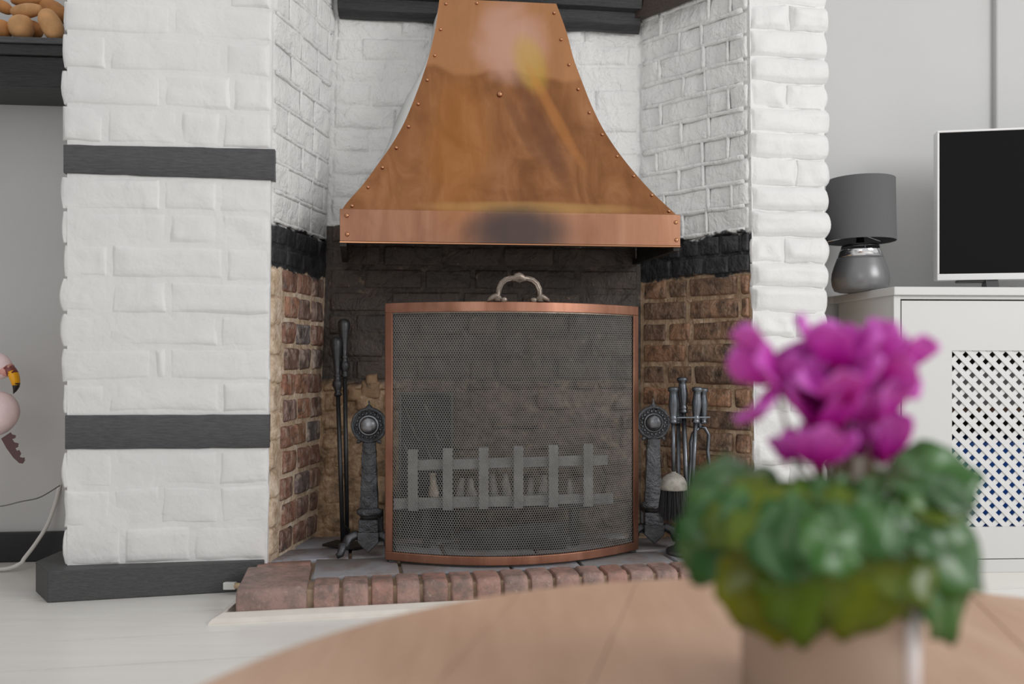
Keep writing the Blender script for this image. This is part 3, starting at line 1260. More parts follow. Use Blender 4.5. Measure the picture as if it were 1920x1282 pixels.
# slates and bricks of the hearth floor
hearth_brick(0.02, 0.148, 0.212, 0.262, False, HZ - 0.001)
hearth_brick(0.156, 0.186, 0.09, 0.14, False, HZ - 0.003, 'slate')
for (a, b, c, d_) in ((0.16, 0.36, 0.086, 0.265), (0.368, 0.625, 0.086, 0.22), (0.633, 0.80, 0.086, 0.24), (0.808, 1.04, 0.086, 0.21), (1.05, 1.34, 0.086, 0.19),
                      (0.03, 0.24, 0.272, 0.40), (0.248, 0.48, 0.272, 0.42), (0.488, 0.72, 0.248, 0.42), (0.728, 0.96, 0.248, 0.40), (0.968, 1.18, 0.22, 0.38),
                      (0.06, 0.30, 0.428, 0.55), (0.308, 0.56, 0.428, 0.52), (0.568, 0.80, 0.428, 0.5), (0.808, 1.02, 0.408, 0.47)):
    hearth_brick(a, b, c, d_, False, HZ - R.uniform(0.0, 0.002), 'slate', 'slate_slab')
# pale moulding round the foot of the hearth
q = MB()
m0 = horg + hn * -0.002
for (s0, s1) in ((-0.022, 1.40),):
    prof = [(-0.03, 0.0), (-0.03, 0.004), (-0.022, 0.011), (-0.004, 0.018), (0.0, 0.018), (0.0, 0.0)]
    vs = []
    for s in (s0, s1):
        for d, h in prof:
            # mitred at the corner
            ss = s + (d if s == s0 else 0)
            p = m0 + hd * ss + hn * d
            vs.append((p.x, p.y, h))
    n_ = len(prof)
    q.add(vs, [tuple(range(n_)), tuple(range(n_, 2 * n_))[::-1]] + [(k, n_ + k, n_ + (k + 1) % n_, (k + 1) % n_) for k in range(n_)])
tr4 = q.build('trim_4', M['moulding_white'])
tag(tr4, 'pale wooden moulding along the front of the brick hearth', 'trim', kind='structure')
q = MB()
prof = [(-0.03, 0.0), (-0.03, 0.004), (-0.022, 0.011), (-0.004, 0.018), (0.0, 0.018), (0.0, 0.0)]
vs = []
c0 = m0 + hd * -0.022
back = Vector((-0.622, 2.085, 0))
sd_ = (back - c0).normalized()
sn = Vector((sd_.y, -sd_.x, 0))
for s in (0, 1):
    for d, h in prof:
        p = (c0 + hn * d + hd * d) if s == 0 else back + sn * d
        vs.append((p.x, p.y, h))
n_ = len(prof)
q.add(vs, [tuple(range(n_)), tuple(range(n_, 2 * n_))[::-1]] + [(k, n_ + k, n_ + (k + 1) % n_, (k + 1) % n_) for k in range(n_)])
tag(q.build('trim_5', M['moulding_white']), 'pale wooden moulding along the left side of the brick hearth', 'trim', kind='structure')

# ------------------------------------------------------------------ copper hood
ROWS = [  # frame y, left edge x, right edge x
    (3, 824, 1043), (55, 817, 1062), (104, 806, 1075), (150, 792, 1092), (195, 775, 1110), (237, 757, 1131), (277, 734, 1157),
    (314, 708, 1186), (351, 681, 1219), (386, 650, 1256), (399, 642, 1270)]
HS = 0.10


def catm(vals, t):
    n = len(vals) - 1
    x = t * n
    i = min(int(x), n - 1)
    f = x - i
    p0 = vals[max(i - 1, 0)]
    p1 = vals[i]
    p2 = vals[i + 1]
    p3 = vals[min(i + 2, n)]
    return 0.5 * ((2 * p1) + (-p0 + p2) * f + (2 * p0 - 5 * p1 + 4 * p2 - p3) * f * f + (-p0 + 3 * p1 - 3 * p2 + p3) * f ** 3)


def hoodrow(t):
    y = catm([r[0] for r in ROWS], t)
    l = catm([r[1] for r in ROWS], t)
    r = catm([r[2] for r in ROWS], t)
    hw = (r - l) / 2
    g = (hw - 109.0) / (314.0 - 109.0)
    Yc = 2.166 + (1 - g) * 0.165
    out = []
    Z = ZY(y, Yc)
    for px in (l, r):
        u = (px - 960) / F
        x = u * Yc / (1 - HS * u)
        out.append(Vector((x, Yc + HS * x, Z)))
    return out


hood = empty('copper_hood', (0.0, 2.2, 0.86))
tag(hood, 'flared copper canopy hood with riveted edges above the fireplace', 'fireplace hood')
NR, NC = 36, 16
q = MB()
vs = []
for i in range(NR + 1):
    a, b = hoodrow(i / NR)
    for k in range(NC + 1):
        s = k / NC
        p = a.lerp(b, s)
        p = p + Vector((0, noise.noise(Vector((p.x * 5, p.z * 5, 3))) * 0.0018, 0))
        vs.append(p)
nf = len(vs)
for i in range(NR + 1):
    for k in range(NC + 1):
        vs.append(vs[i * (NC + 1) + k] + Vector((0, 0.0025, 0)))
fc = []
for i in range(NR):
    for k in range(NC):
        a = i * (NC + 1) + k
        fc.append((a, a + NC + 1, a + NC + 2, a + 1))
        fc.append((nf + a, nf + a + 1, nf + a + NC + 2, nf + a + NC + 1))
for i in range(NR):
    for k, fl in ((0, 0), (NC, 1)):
        a = i * (NC + 1) + k
        w = (a, nf + a, nf + a + NC + 1, a + NC + 1)
        fc.append(w if fl == 0 else w[::-1])
q.add(vs, fc)
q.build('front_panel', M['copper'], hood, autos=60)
# plastered cheeks running back to the wall
STRIP = [14, 14, 24, 36, 38, 34, 30, 22, 16, 8, 4]
for side in (0, 1):
    q = MB()
    vs = []
    for i in range(NR + 1):
        t = i / NR
        p = hoodrow(t)[side] + Vector((0.001 if side == 0 else -0.001, 0.002, 0))
        yb = (2.47 + 0.067 * (p.x + 0.512)) + 0.004
        st = catm(STRIP, t)
        if side == 0:
            pxw = 960 + p.x / p.y * F - st
            xb = XY(pxw, yb)
            xb = max(xb, -0.508)
        else:
            xb = min(p.x * 1.03, 0.372)
        b = Vector((xb, yb, p.z))
        m_ = p.lerp(b, 0.5) + Vector((0.004 if side == 0 else -0.004, 0, 0))
        vs += [p, m_, b]
    fc = []
    for i in range(NR):
        for k in range(2):
            a = i * 3 + k
            w = (a, a + 1, a + 4, a + 3)
            fc.append(w if side else w[::-1])
    q.add(vs, fc)
    o = q.build('hood_cheek', M['hood_plaster'], hood, smooth=True)
    o['label'] = 'white plastered side of the hood'
    sm = o.modifiers.new('solid', 'SOLIDIFY')
    sm.thickness = 0.006
    sm.offset = 1.0
# skirt band
sa, sb = hoodrow(1.0)
zs0, zs1 = 0.862, sa.z + 0.002
n_out = Vector((0.0995, -0.995, 0))
sl = Vector((sa.x - 0.006, sa.y, 0)) + n_out * 0.006
sr = Vector((sb.x + 0.006, sb.y, 0)) + n_out * 0.006
q = MB()
back_l = Vector((-0.49, 2.465, 0))
back_r = Vector((0.372, 2.52, 0))
th = n_out * -0.004
q.prism([at(sl, zs0), at(sr, zs0), at(sr + th, zs0), at(sl + th, zs0)], [at(sl, zs1), at(sr, zs1), at(sr + th, zs1), at(sl + th, zs1)])
q.build('skirt', M['copper_skirt'], hood, bevel=0.0012)
q = MB()
lip0 = zs0 - 0.0005
q.prism([at(sl, lip0 - .003), at(sr, lip0 - .003), at(sr + th * 4, lip0 - .003), at(sl + th * 4, lip0 - .003)],
        [at(sl, lip0), at(sr, lip0), at(sr + th * 4, lip0), at(sl + th * 4, lip0)])
q.build('folded_lip', M['rivet'], hood)
for a, b, sg in ((sl, back_l, 1), (sr, back_r, -1)):
    q = MB()
    a = a + n_out * -0.006
    d = Vector((0.004 * sg, 0, 0))
    q.prism([at(a, zs0 + .002), at(b, zs0 + .002), at(b + d, zs0 + .002), at(a + d, zs0 + .002)], [at(a, zs1 - .004), at(b, zs1 - .004), at(b + d, zs1 - .004), at(a + d, zs1 - .004)])
    q.build('side_plate', M['iron_dark'], hood)
    q = MB()
    q.prism([at(a, zs0 - .012), at(b, zs0 - .012), at(b + d * 4, zs0 - .012), at(a + d * 4, zs0 - .012)], [at(a, zs0 + .002), at(b, zs0 + .002), at(b + d * 4, zs0 + .002), at(a + d * 4, zs0 + .002)])
    q.build('bracket', M['iron_dark'], hood)
# rivets
q = MB()
q.lathe([(0.0046, 0.0), (0.0046, 0.0008), (0.0040, 0.0024), (0.0026, 0.0036), (0.0008, 0.0041)], 12)
rv = None
RIV = [(836, 7), (826, 55), (815, 104), (801, 150), (784, 195), (766, 237), (743, 277), (717, 314), (690, 351), (660, 386),
       (1045 - 6, 24), (1052, 74), (1067, 121), (1084, 167), (1105, 211), (1129, 252), (1157, 293), (1188, 330), (1222, 366), (1254, 396)]
big = [(650, 404), (651, 439), (1267, 417), (1268, 450), (894, 6)]
def hood_depth(px, py):
    lo, hi = 0.0, 1.0
    for _ in range(30):
        mid = (lo + hi) / 2
        a, b = hoodrow(mid)
        s = 0.5
        for _k in range(6):
            p = a.lerp(b, s)
            cur = 960 + p.x / p.y * F
            s += (px - cur) / max(1.0, (960 + b.x / b.y * F) - (960 + a.x / a.y * F))
        p = a.lerp(b, s)
        if 680 - (p.z - CAM_H) / p.y * F < py:
            lo = mid
        else:
            hi = mid
    return p, mid
for i, (px, py) in enumerate(RIV + big):
    if (px, py) in big[:4]:
        u = (px - 960) / F
        yy = sl.y - 0.0 + (0 - sl.x) * HS
        x = u * yy / (1 - HS * u)
        p = Vector((x, yy + HS * x, 0))
        p.z = ZY(py, p.y)
        nrm = n_out.copy()
    else:
        p, t = hood_depth(px, py)
        a0 = hoodrow(max(0, t - .03))[0]
        a1 = hoodrow(min(1, t + .03))[0]
        tang = Vector((0, a1.y - a0.y - HS * (a1.x - a0.x), a1.z - a0.z)).normalized()
        nrm = Vector((1, HS, 0)).cross(-tang).normalized()
        if nrm.y > 0:
            nrm = -nrm
        p = p + nrm * 0.0005
    if rv is None:
        rv = q.build('rivet', M['rivet'], hood, origin=(0, 0, 0), smooth=True)
        o = rv
        place(o, p, hood)
    else:
        o = inst(rv, p, hood)
    o.rotation_euler = nrm.to_track_quat('Z', 'X').to_euler()
    if (px, py) in big[:4]:
        o.scale = (1.25, 1.25, 1.1)
# the single dome rivet in the middle of the panel
p, t = hood_depth(937, 177)
o = inst(rv, p + Vector((0, -.001, 0)), hood, rot=(Vector((0.05, -1, 0.3))).to_track_quat('Z', 'X').to_euler(), scale=1.7)
# dark inside of the hood
q = MB()
a, b = hoodrow(0.72)
q.poly([(a.x + .02, a.y + .03), (b.x - .02, b.y + .03), (b.x - .03, 2.50), (a.x + .04, 2.46)], a.z, a.z + .01)
q.build('throat_plate', M['soot_inside'], hood)

# ------------------------------------------------------------------ fire screen
SL = Vector((-0.317, 2.131, 0))
SR = Vector((0.331, 2.250, 0))
BOW = 0.117
chord = SR - SL
cn = Vector((chord.y, -chord.x, 0)).normalized()


def scr(s, z, off=0.0):
    p = SL + chord * s + cn * (BOW * (1 - (2 * s - 1) ** 2) + off)
    return Vector((p.x, p.y, z))


SZ0, SZ1 = HZ + 0.002, 0.708
screen = empty('fire_screen', (0.0, 2.13, HZ))
tag(screen, 'bowed copper-framed fire screen with fine wire mesh on the hearth', 'fire screen')


def rail(z0, z1, th, s0=0.0, s1=1.0, n=28):
    q = MB()
    vs = []
    for i in range(n + 1):
        s = s0 + (s1 - s0) * i / n
        vs += [scr(s, z0, th), scr(s, z1, th), scr(s, z1, -th), scr(s, z0, -th)]
    fc = [(0, 1, 2, 3), tuple(n * 4 + k for k in (3, 2, 1, 0))]
    for i in range(n):
        for k in range(4):
            k2 = (k + 1) % 4
            fc.append((i * 4 + k, (i + 1) * 4 + k, (i + 1) * 4 + k2, i * 4 + k2))
    q.add(vs, fc)
    return q


fw = 0.020
rail(SZ0 + 0.003, SZ0 + 0.003 + 0.021, 0.0075).build('bottom_rail', M['copper_frame'], screen, bevel=0.0015, autos=40)
rail(SZ1 - 0.024, SZ1, 0.0075).build('top_rail', M['copper_frame'], screen, bevel=0.0015, autos=40)
for s0, s1 in ((0.0, 0.0265), (0.9735, 1.0)):
    rail(SZ0 + 0.0235, SZ1 - 0.0235, 0.0075, s0, s1, 4).build('side_rail', M['copper_frame'], screen, bevel=0.0015, autos=40)
# inner bead
q = rail(SZ1 - 0.0268, SZ1 - 0.0242, 0.005, 0.026, 0.974)
for a, b in (((0.0265, 0.0285)), ((0.9715, 0.9735))):
    r2 = rail(SZ0 + .0235, SZ1 - .0245, 0.005, a, b, 2)
    q.add(r2.v, r2.f)
q.build('inner_bead', M['pewter'], screen)
for s in (0.03, 0.97):
    q = MB()
    q.box(scr(s, HZ + 0.0034), (0.02, 0.014, 0.0044))
    q.build('foot_pad', M['iron_black'], screen)
# woven mesh: hexagonal cells of thin wire
mesh_v, mesh_f = [], []
arc = 0.705
cw = 0.0064
ch = 0.0056
ncol = int(arc * 0.953 / cw)
z_lo, z_hi = SZ0 + 0.022, SZ1 - 0.024
nrow = int((z_hi - z_lo) / ch)
wr_ = 0.00074


def seg(a, b):
    # a thin three-sided wire between (s, z) points
    i = len(mesh_v)
    ds, dz = b[0] - a[0], b[1] - a[1]
    dl = math.hypot(ds * arc, dz)
    ns, nz_ = -dz / dl, ds * arc / dl
    for p in (a, b):
        mesh_v.append(tuple(scr(p[0] + ns * wr_ / arc, p[1] + nz_ * wr_, 0.0)))
        mesh_v.append(tuple(scr(p[0], p[1], 0.0009)))
        mesh_v.append(tuple(scr(p[0] - ns * wr_ / arc, p[1] - nz_ * wr_, 0.0)))
    mesh_f.extend([(i, i + 3, i + 4, i + 1), (i + 1, i + 4, i + 5, i + 2), (i + 2, i + 5, i + 3, i)])


sw = 0.95 / ncol
for r in range(nrow):
    zc = z_lo + (r + 0.5) * ch
    offs = 0.5 * (r % 2)
    for c in range(ncol):
        sc_ = 0.025 + (c + offs) * sw
        if sc_ + sw > 0.976:
            continue
        h = ch * 0.34
        # left upright, then the two sloping wires below it
        seg((sc_, zc - h * 0.5), (sc_, zc + h * 0.5))
        seg((sc_, zc + h * 0.5), (sc_ + sw / 2, zc + ch - h * 0.5))
        seg((sc_ + sw, zc + h * 0.5), (sc_ + sw / 2, zc + ch - h * 0.5))
q = MB()
q.v, q.f = mesh_v, mesh_f
me = q.build('wire_mesh', M['mesh_wire'], screen, origin=scr(0.5, z_lo))
me['kind'] = 'stuff'
# cast handle
hc = scr(0.482, SZ1 - 0.002)
hdx = chord.normalized()


def hp(dx, dz, dy=0.0):
    return hc + hdx * dx + Vector((0, 0, dz)) + cn * dy


handle = MB()
arch = [(-0.049, 0.003), (-0.0485, 0.018), (-0.047, 0.030), (-0.041, 0.042), (-0.031, 0.050), (-0.019, 0.053), (-0.012, 0.052), (-0.006, 0.0555), (0.0, 0.057)]
arch = arch + [(-x, z) for x, z in arch[-2::-1]]
arch = [(x * 1.06, z * 1.1) for x, z in arch]
rads = [0.009, 0.0072, 0.0066, 0.0068, 0.0070, 0.0068, 0.0078, 0.0096, 0.0106]
rads = [r * 1.5 for r in rads + rads[-2::-1]]
handle.tube([hp(x, z) for x, z in arch], rads, 10, flat=0.75)
hob = handle.build('handle', M['pewter'], screen, smooth=True)
hob['label'] = 'cast scrolled handle'
for sgn in (-1, 1):
    for off in (-0.0045, 0.0, 0.0045):  # reeding along the arms
        q = MB()
        pts = []
        for (x, z), r in list(zip(arch, rads))[1:6]:
            cx, cz = -0.0, 0.012
            d = Vector((x - cx, z - cz)).normalized()
            pts.append(hp(sgn * -(x + d.x * off), z + d.y * off, 0.0052))
        q.tube([p + cn * 0.0024 for p in pts], 0.0022, 6)
        q.build('reed', M['pewter'], hob, smooth=True)
    q = MB()   # leaf foot sloping outwards
    pts = [(-0.042, 0.004, 0.006), (-0.047, 0.011, 0.010), (-0.055, 0.016, 0.013), (-0.064, 0.012, 0.011), (-0.073, 0.007, 0.008), (-0.078, 0.003, 0.003)]
    q.tube([hp(sgn * -x, z) for x, z, r in pts], [r for x, z, r in pts], 10, flat=0.7)
    q.build('leaf_foot', M['pewter'], hob, smooth=True)
    q = MB()
    q.ball(hp(sgn * 0.037, 0.007), (0.0105, 0.009, 0.008), 12, 8)
    q.build('scroll', M['pewter'], hob, smooth=True)
for k in range(-3, 4):
    q = MB()
    a = k * 0.36
    q.tube([hp(math.sin(a) * 0.006, 0.047 + 0.001 * abs(k), 0.006), hp(math.sin(a) * 0.013, 0.055 + 0.007 * math.cos(a * 1.4), 0.0075), hp(math.sin(a) * 0.015, 0.058 + 0.008 * math.cos(a * 1.5), 0.002)], [0.0012, 0.0026, 0.0014], 6)
    q.build('shell_rib', M['pewter'], hob, smooth=True)

# ------------------------------------------------------------------ fire dogs


def fire_dog(px, Y, pyc, label, bright, flip):
    X = XY(px, Y)
    t = empty('fire_dog', (X, Y, HZ))
    tag(t, label, 'andiron', 'cast iron fire dogs beside the screen')
    zc = ZY(pyc, Y)
    c = Vector((X, Y, zc))
    body = M['iron_hammered'] if bright else M['iron_hammered_dark']
    A = Matrix.Rotation(PI / 2, 4, 'X')   # lathe axis z -> -y (towards the room)
    T = Matrix.Translation(c) @ A
    q = MB()
    q.lathe([(0.0455, -0.008), (0.0465, 0.000), (0.0455, 0.006), (0.042, 0.009), (0.0385, 0.006), (0.0375, 0.003), (0.024, 0.002), (0.023, 0.002)], 40, T)
    dsc = q.build('medallion', body, t, smooth=True)
    q = MB()
    q.lathe([(0.0262, 0.001), (0.0262, 0.006), (0.0246, 0.008), (0.0232, 0.006), (0.0222, 0.011), (0.0184, 0.0165), (0.012, 0.021), (0.005, 0.0228), (0.0005, 0.0231)], 32, T)
    b = q.build('boss', M['iron_bright'], dsc, smooth=True)
    bead = None
    for k in range(18):
        w = 2 * PI * k / 18
        p = c + Vector((math.cos(w) * 0.0312, -0.004, math.sin(w) * 0.0312))
        if bead is None:
            q = MB()
            q.ball((0, 0, 0), (0.0035, 0.003, 0.0042), 8, 6)
            bead = q.build('bead', M['iron_bright'] if bright else M['iron'], dsc, origin=(0, 0, 0), smooth=True)
            place(bead, p, dsc)
        else:
            inst(bead, p, dsc)
    for k in range(18):
        w = 2 * PI * (k + 0.5) / 18
        p = c + Vector((math.cos(w) * 0.0355, -0.004, math.sin(w) * 0.0355))
        inst(bead, p, dsc, scale=0.55)
    q = MB()
    q.lathe([(0.010, -0.004), (0.0085, 0.002), (0.0035, 0.006), (0.0022, 0.010), (0.003, 0.013), (0.0006, 0.018)], 12, Matrix.Translation(c + Vector((0, 0, 0.046))))
    q.build('finial', body, t, smooth=True)
    # little ears under the disc
    for s in (-1, 1):
        q = MB()
        q.tube([c + Vector((s * 0.021, -.001, -0.037)), c + Vector((s * 0.028, -.001, -0.043)), c + Vector((s * 0.032, -.001, -0.046))], [0.006, 0.005, 0.002], 8)
        q.build('ear', body, t, smooth=True)
    zt = zc - 0.044
    z_col = HZ + 0.118
    q = MB()
    nn = 12
    vs = []
    for i in range(nn + 1):
        s = i / nn
        z = z_col + (zt - z_col) * s
        h = 0.023 * (1 - s) + 0.0165 * s
        d = 0.013
        j = [noise.noise(Vector((i * 1.7, k * 3.1, px))) * 0.0022 for k in range(6)]
        vs += [(X - h + j[0], Y + d, z), (X - h + j[1], Y - d * 0.5, z), (X - h * 0.45, Y - d - j[2] * 1.6, z), (X + h * 0.45, Y - d - j[3] * 1.6, z), (X + h + j[4], Y - d * 0.5, z), (X + h + j[5], Y + d, z)]
    fc = [tuple(range(6)), tuple(nn * 6 + k for k in range(6))[::-1]]
    for i in range(nn):
        for k in range(6):
            k2 = (k + 1) % 6
            fc.append((i * 6 + k, (i + 1) * 6 + k, (i + 1) * 6 + k2, i * 6 + k2))
    q.add(vs, [f[::-1] for f in fc])
    q.build('shaft', body, t, autos=40)
    q = MB()
    q.lathe([(0.026, 0.0), (0.031, 0.004), (0.0325, 0.010), (0.030, 0.016), (0.025, 0.019)], 20, Matrix.Translation((X, Y, z_col - 0.016)) @ Matrix.Diagonal((1, 0.7, 1, 1)))
    q.build('collar', body, t, smooth=True)
    q = MB()
    q.lathe([(0.024, 0.0), (0.022, 0.006), (0.025, 0.010)], 20, Matrix.Translation((X, Y, z_col - 0.026)) @ Matrix.Diagonal((1, 0.7, 1, 1)))
    q.build('neck_ring', M['iron_dark'], t, smooth=True)
    q = MB()
    q.box((X, Y, z_col - 0.042), (0.050, 0.034, 0.034))
    q.build('block', body, t, bevel=0.003)
    # pointed apron and two spread legs
    zk = z_col - 0.058
    q = MB()
    w0 = 0.027
    fr = [(-w0, 0), (-w0, -0.026), (0, -0.052), (w0, -0.026), (w0, 0)]
    q.prism([(X + a, Y - 0.018, zk + b) for a, b in fr], [(X + a, Y + 0.014, zk + b) for a, b in fr])
    q.build('apron', M['iron'], t, bevel=0.002)
    for s in (-1, 1):
        q = MB()
        ys = -0.045
        pts = [(0.018, 0.0, zk - 0.010), (0.036, -0.004, zk - 0.009), (0.050, -0.012, zk - 0.016), (0.057, -0.024, zk - 0.034), (0.061, -0.034, HZ + 0.030), (0.066, -0.042, HZ + 0.010), (0.074, -0.046, HZ + 0.0065)]
        q.tube([(X + s * a, Y + b, z) for a, b, z in pts], [0.0125, 0.0125, 0.0128, 0.0126, 0.012, 0.0098, 0.007], 8)
        q.build('leg', M['iron'], t, smooth=True)
    # billet bar carried back to the wall side
    q = MB()
    q.box((X, Y + 0.10, z_col - 0.040), (0.018, 0.18, 0.018))
    q.build('billet_bar', M['iron'], t, bevel=0.002)
    q = MB()
    q.box((X, Y + 0.18, (z_col - 0.04 + HZ) / 2), (0.018, 0.018, z_col - 0.04 - HZ))
    q.build('rear_leg', M['iron'], t, bevel=0.002)
    return t


fire_dog(692, 2.20, 797, 'dark cast iron fire dog with round boss, left of the screen', False, 1)
fire_dog(1225, 2.305, 792, 'bright cast iron fire dog with round boss, right of the screen', True, -1)

# ------------------------------------------------------------------ long tools in the left corner


def long_tool(top, bot, Yt, Yb, label, name, kind):
    a = P(top[0], top[1], Yt)
    b = P(bot[0], bot[1], Yb)
    b.z = HZ + 0.004
    t = empty(name, (b.x, b.y, HZ))
    tag(t, label, name.replace('_', ' '), 'long fire irons leaning in the left corner')
    d = (a - b)
    L = d.length
    rot = d.to_track_quat('Z', 'X').to_matrix().to_4x4()
    T = Matrix.Translation(b) @ rot
    q = MB()
    q.lathe([(0.0062, 0.0), (0.0062, L - 0.155)], 10, T)
    q.build('rod', M['iron_black'], t, smooth=True)
    q = MB()
    z0 = L - 0.165
    prof = [(0.007, 0), (0.011, 0.004), (0.011, 0.008), (0.0075, 0.013), (0.0095, 0.02), (0.0155, 0.032), (0.013, 0.044), (0.0075, 0.052), (0.0105, 0.056), (0.0105, 0.06), (0.0075, 0.065),
            (0.0088, 0.08), (0.011, 0.105), (0.0148, 0.133), (0.0178, 0.150), (0.0172, 0.159), (0.0125, 0.166), (0.003, 0.169)]
    q.lathe([(r, z0 + z) for r, z in prof], 16, T)
    q.build('handle', M['iron_black'], t, smooth=True)
    q = MB()
    if kind == 'shovel':
        e = Vector((1, -0.3, 0)).normalized()
        s = Vector((0.3, 1, 0)).normalized()
        o = Vector((b.x - 0.012, b.y - 0.02, HZ + 0.002))
        pts = [(-0.028, -0.03), (0.075, -0.045), (0.09, 0.0), (0.075, 0.03), (-0.02, 0.03)]
        q.prism([o + e * u + s * v for u, v in pts], [o + e * u + s * v + Vector((0, 0, 0.006)) for u, v in pts])
        q.build('blade', M['iron_dark'], t)
    else:
        q.tube([b, b + Vector((0.004, -0.006, 0.03)), b + Vector((0.0, -0.03, 0.045))], [0.006, 0.005, 0.001], 8)
        q.build('hook', M['iron_dark'], t, smooth=True)


long_tool((645, 600), (651, 985), 2.425, 2.37, 'taller black fire iron leaning in the left brick corner', 'poker', 'poker')
long_tool((630, 634), (643, 1000), 2.405, 2.335, 'shorter black fire shovel leaning in the left brick corner', 'fire_shovel', 'shovel')

# ------------------------------------------------------------------ companion set on the right
SY = 2.215
stand = empty('companion_stand', (XY(1283, SY), SY, HZ))
tag(stand, 'steel fireside tool stand with round base, right of the screen', 'tool stand')
sx = XY(1283, SY)
q = MB()
q.lathe([(0.058, 0.0), (0.060, 0.004), (0.058, 0.010), (0.050, 0.014), (0.042, 0.016), (0.036, 0.024), (0.022, 0.030), (0.010, 0.034)], 32, Matrix.Translation((sx + 0.012, SY, HZ)))
q.build('base', M['steel_tool'], stand, smooth=True)
ptop = P(1279, 706, SY)
pbot = Vector((sx + 0.012, SY, HZ + 0.03))


def turned(T, z0, mat, par, name='handle', k=1.0):
    q = MB()
    prof = [(0.0065, 0), (0.0105, 0.002), (0.0105, 0.007), (0.0085, 0.009), (0.0105, 0.012), (0.0105, 0.016), (0.0085, 0.018), (0.0095, 0.022), (0.0125, 0.045), (0.0125, 0.055), (0.0100, 0.074),
            (0.0095, 0.080), (0.0135, 0.084), (0.0145, 0.088), (0.0135, 0.092), (0.006, 0.094)]
    q.lathe([(r, z0 + z * k) for r, z in prof], 16, T)
    return q.build(name, mat, par, smooth=True)


def pole(a, b, r, par, name='rod'):
    q = MB()
    q.tube([a, b], r, 10)
    return q.build(name, M['steel_tool'], par, smooth=True)


def axis_T(a, b):
    return Matrix.Translation(a) @ (b - a).to_track_quat('Z', 'X').to_matrix().to_4x4()


mid = pbot.lerp(ptop, 0.78)
pole(pbot, ptop - (ptop - pbot).normalized() * 0.09, 0.0062, stand, 'post')
turned(axis_T(pbot, ptop), (ptop - pbot).length - 0.095, M['steel_tool'], stand, 'post_handle', 1.0)
zh = ZY(783, SY)
q = MB()
hl, hr = Vector((XY(1256, SY - .02), SY - .02, zh)), Vector((XY(1327, SY), SY, zh))
q.prism([hl + Vector((-.004, -.012, 0)), hr + Vector((.004, -.012, 0)), hr + Vector((.004, .012, 0)), hl + Vector((-.004, .012, 0))],
        [hl + Vector((-.004, -.012, .004)), hr + Vector((.004, -.012, .004)), hr + Vector((.004, .012, .004)), hl + Vector((-.004, .012, .004))])
q.build('hanger_plate', M['steel_tool'], stand, bevel=0.001)
# hearth brush hanging at the front left
BY = SY - 0.03
bt, bm = P(1262, 725, BY), P(1263, 888, BY)
brush = empty('hearth_brush', (bt.x, BY, HZ + 0.1))
tag(brush, 'hearth brush with black bristles hanging on the tool stand', 'brush', 'tools on the stand')
turned(axis_T(bm, bt), (bt - bm).length - 0.094, M['steel_tool'], brush)
pole(bm, bt - Vector((0, 0, 0.09)), 0.0052, brush)
q = MB()
q.lathe([(0.034, -0.040), (0.0345, -0.034), (0.033, -0.022), (0.027, -0.010), (0.017, -0.002), (0.006, 0.003), (0.0055, 0.006)], 24, Matrix.Translation(bm))
q.build('ferrule', M['cap_white'], brush, smooth=True)
q = MB()
for k in range(420):
    r = math.sqrt(R.random()) * 0.031
    w = R.uniform(0, 2 * PI)
    fl = R.uniform(1.05, 1.35)
    a = bm + Vector((math.cos(w) * r, math.sin(w) * r, -0.034))
    b = bm + Vector((math.cos(w) * r * fl + R.uniform(-.002, .002), math.sin(w) * r * fl, -R.uniform(0.098, 0.125)))
    q.tube([a, a.lerp(b, 0.5) + Vector((R.uniform(-.001, .001), 0, 0)), b], [0.0011, 0.0011, 0.0005], 4)
o = q.build('bristles', M['bristle'], brush)
o['kind'] = 'stuff'
# poker hanging behind the brush
pt, pb = P(1272, 727, SY + 0.02), P(1272, 1000, SY + 0.02)
pb.z = HZ + 0.05
pk = empty('poker', (pt.x, SY + 0.02, HZ + 0.05))
tag(pk, 'steel poker hanging behind the hearth brush on the stand', 'poker', 'tools on the stand')
turned(axis_T(pb, pt), (pt - pb).length - 0.094, M['steel_tool'], pk)
pole(pb, pt - Vector((0, 0, 0.09)), 0.0055, pk)
q = MB()
q.lathe([(0.001, -0.016), (0.0055, 0.0)], 10, Matrix.Translation(pb))
q.build('point', M['steel_tool'], pk, smooth=True)
# shovel hanging at the right
st_, sb_ = P(1308, 725, SY - 0.01), P(1297, 935, SY - 0.01)
sh = empty('fire_shovel', (st_.x, SY - 0.01, HZ + 0.06))
tag(sh, 'steel shovel hanging at the right front of the tool stand', 'fire shovel', 'tools on the stand')
turned(axis_T(sb_, st_), (st_ - sb_).length - 0.094, M['steel_tool'], sh)
pole(sb_, st_ - (st_ - sb_).normalized() * 0.09, 0.0055, sh)
q = MB()
bl = [(-0.012, 0.0), (-0.027, -0.014), (-0.029, -0.085), (0.029, -0.085), (0.027, -0.014), (0.012, 0.0)]
ax = Vector((0.55, 0.83, 0))
q.prism([sb_ + ax * u + Vector((0, 0, v)) for u, v in bl], [sb_ + ax * u + Vector((0.004, -0.003, v)) for u, v in bl])
q.build('blade', M['steel_tool'], sh, bevel=0.001)
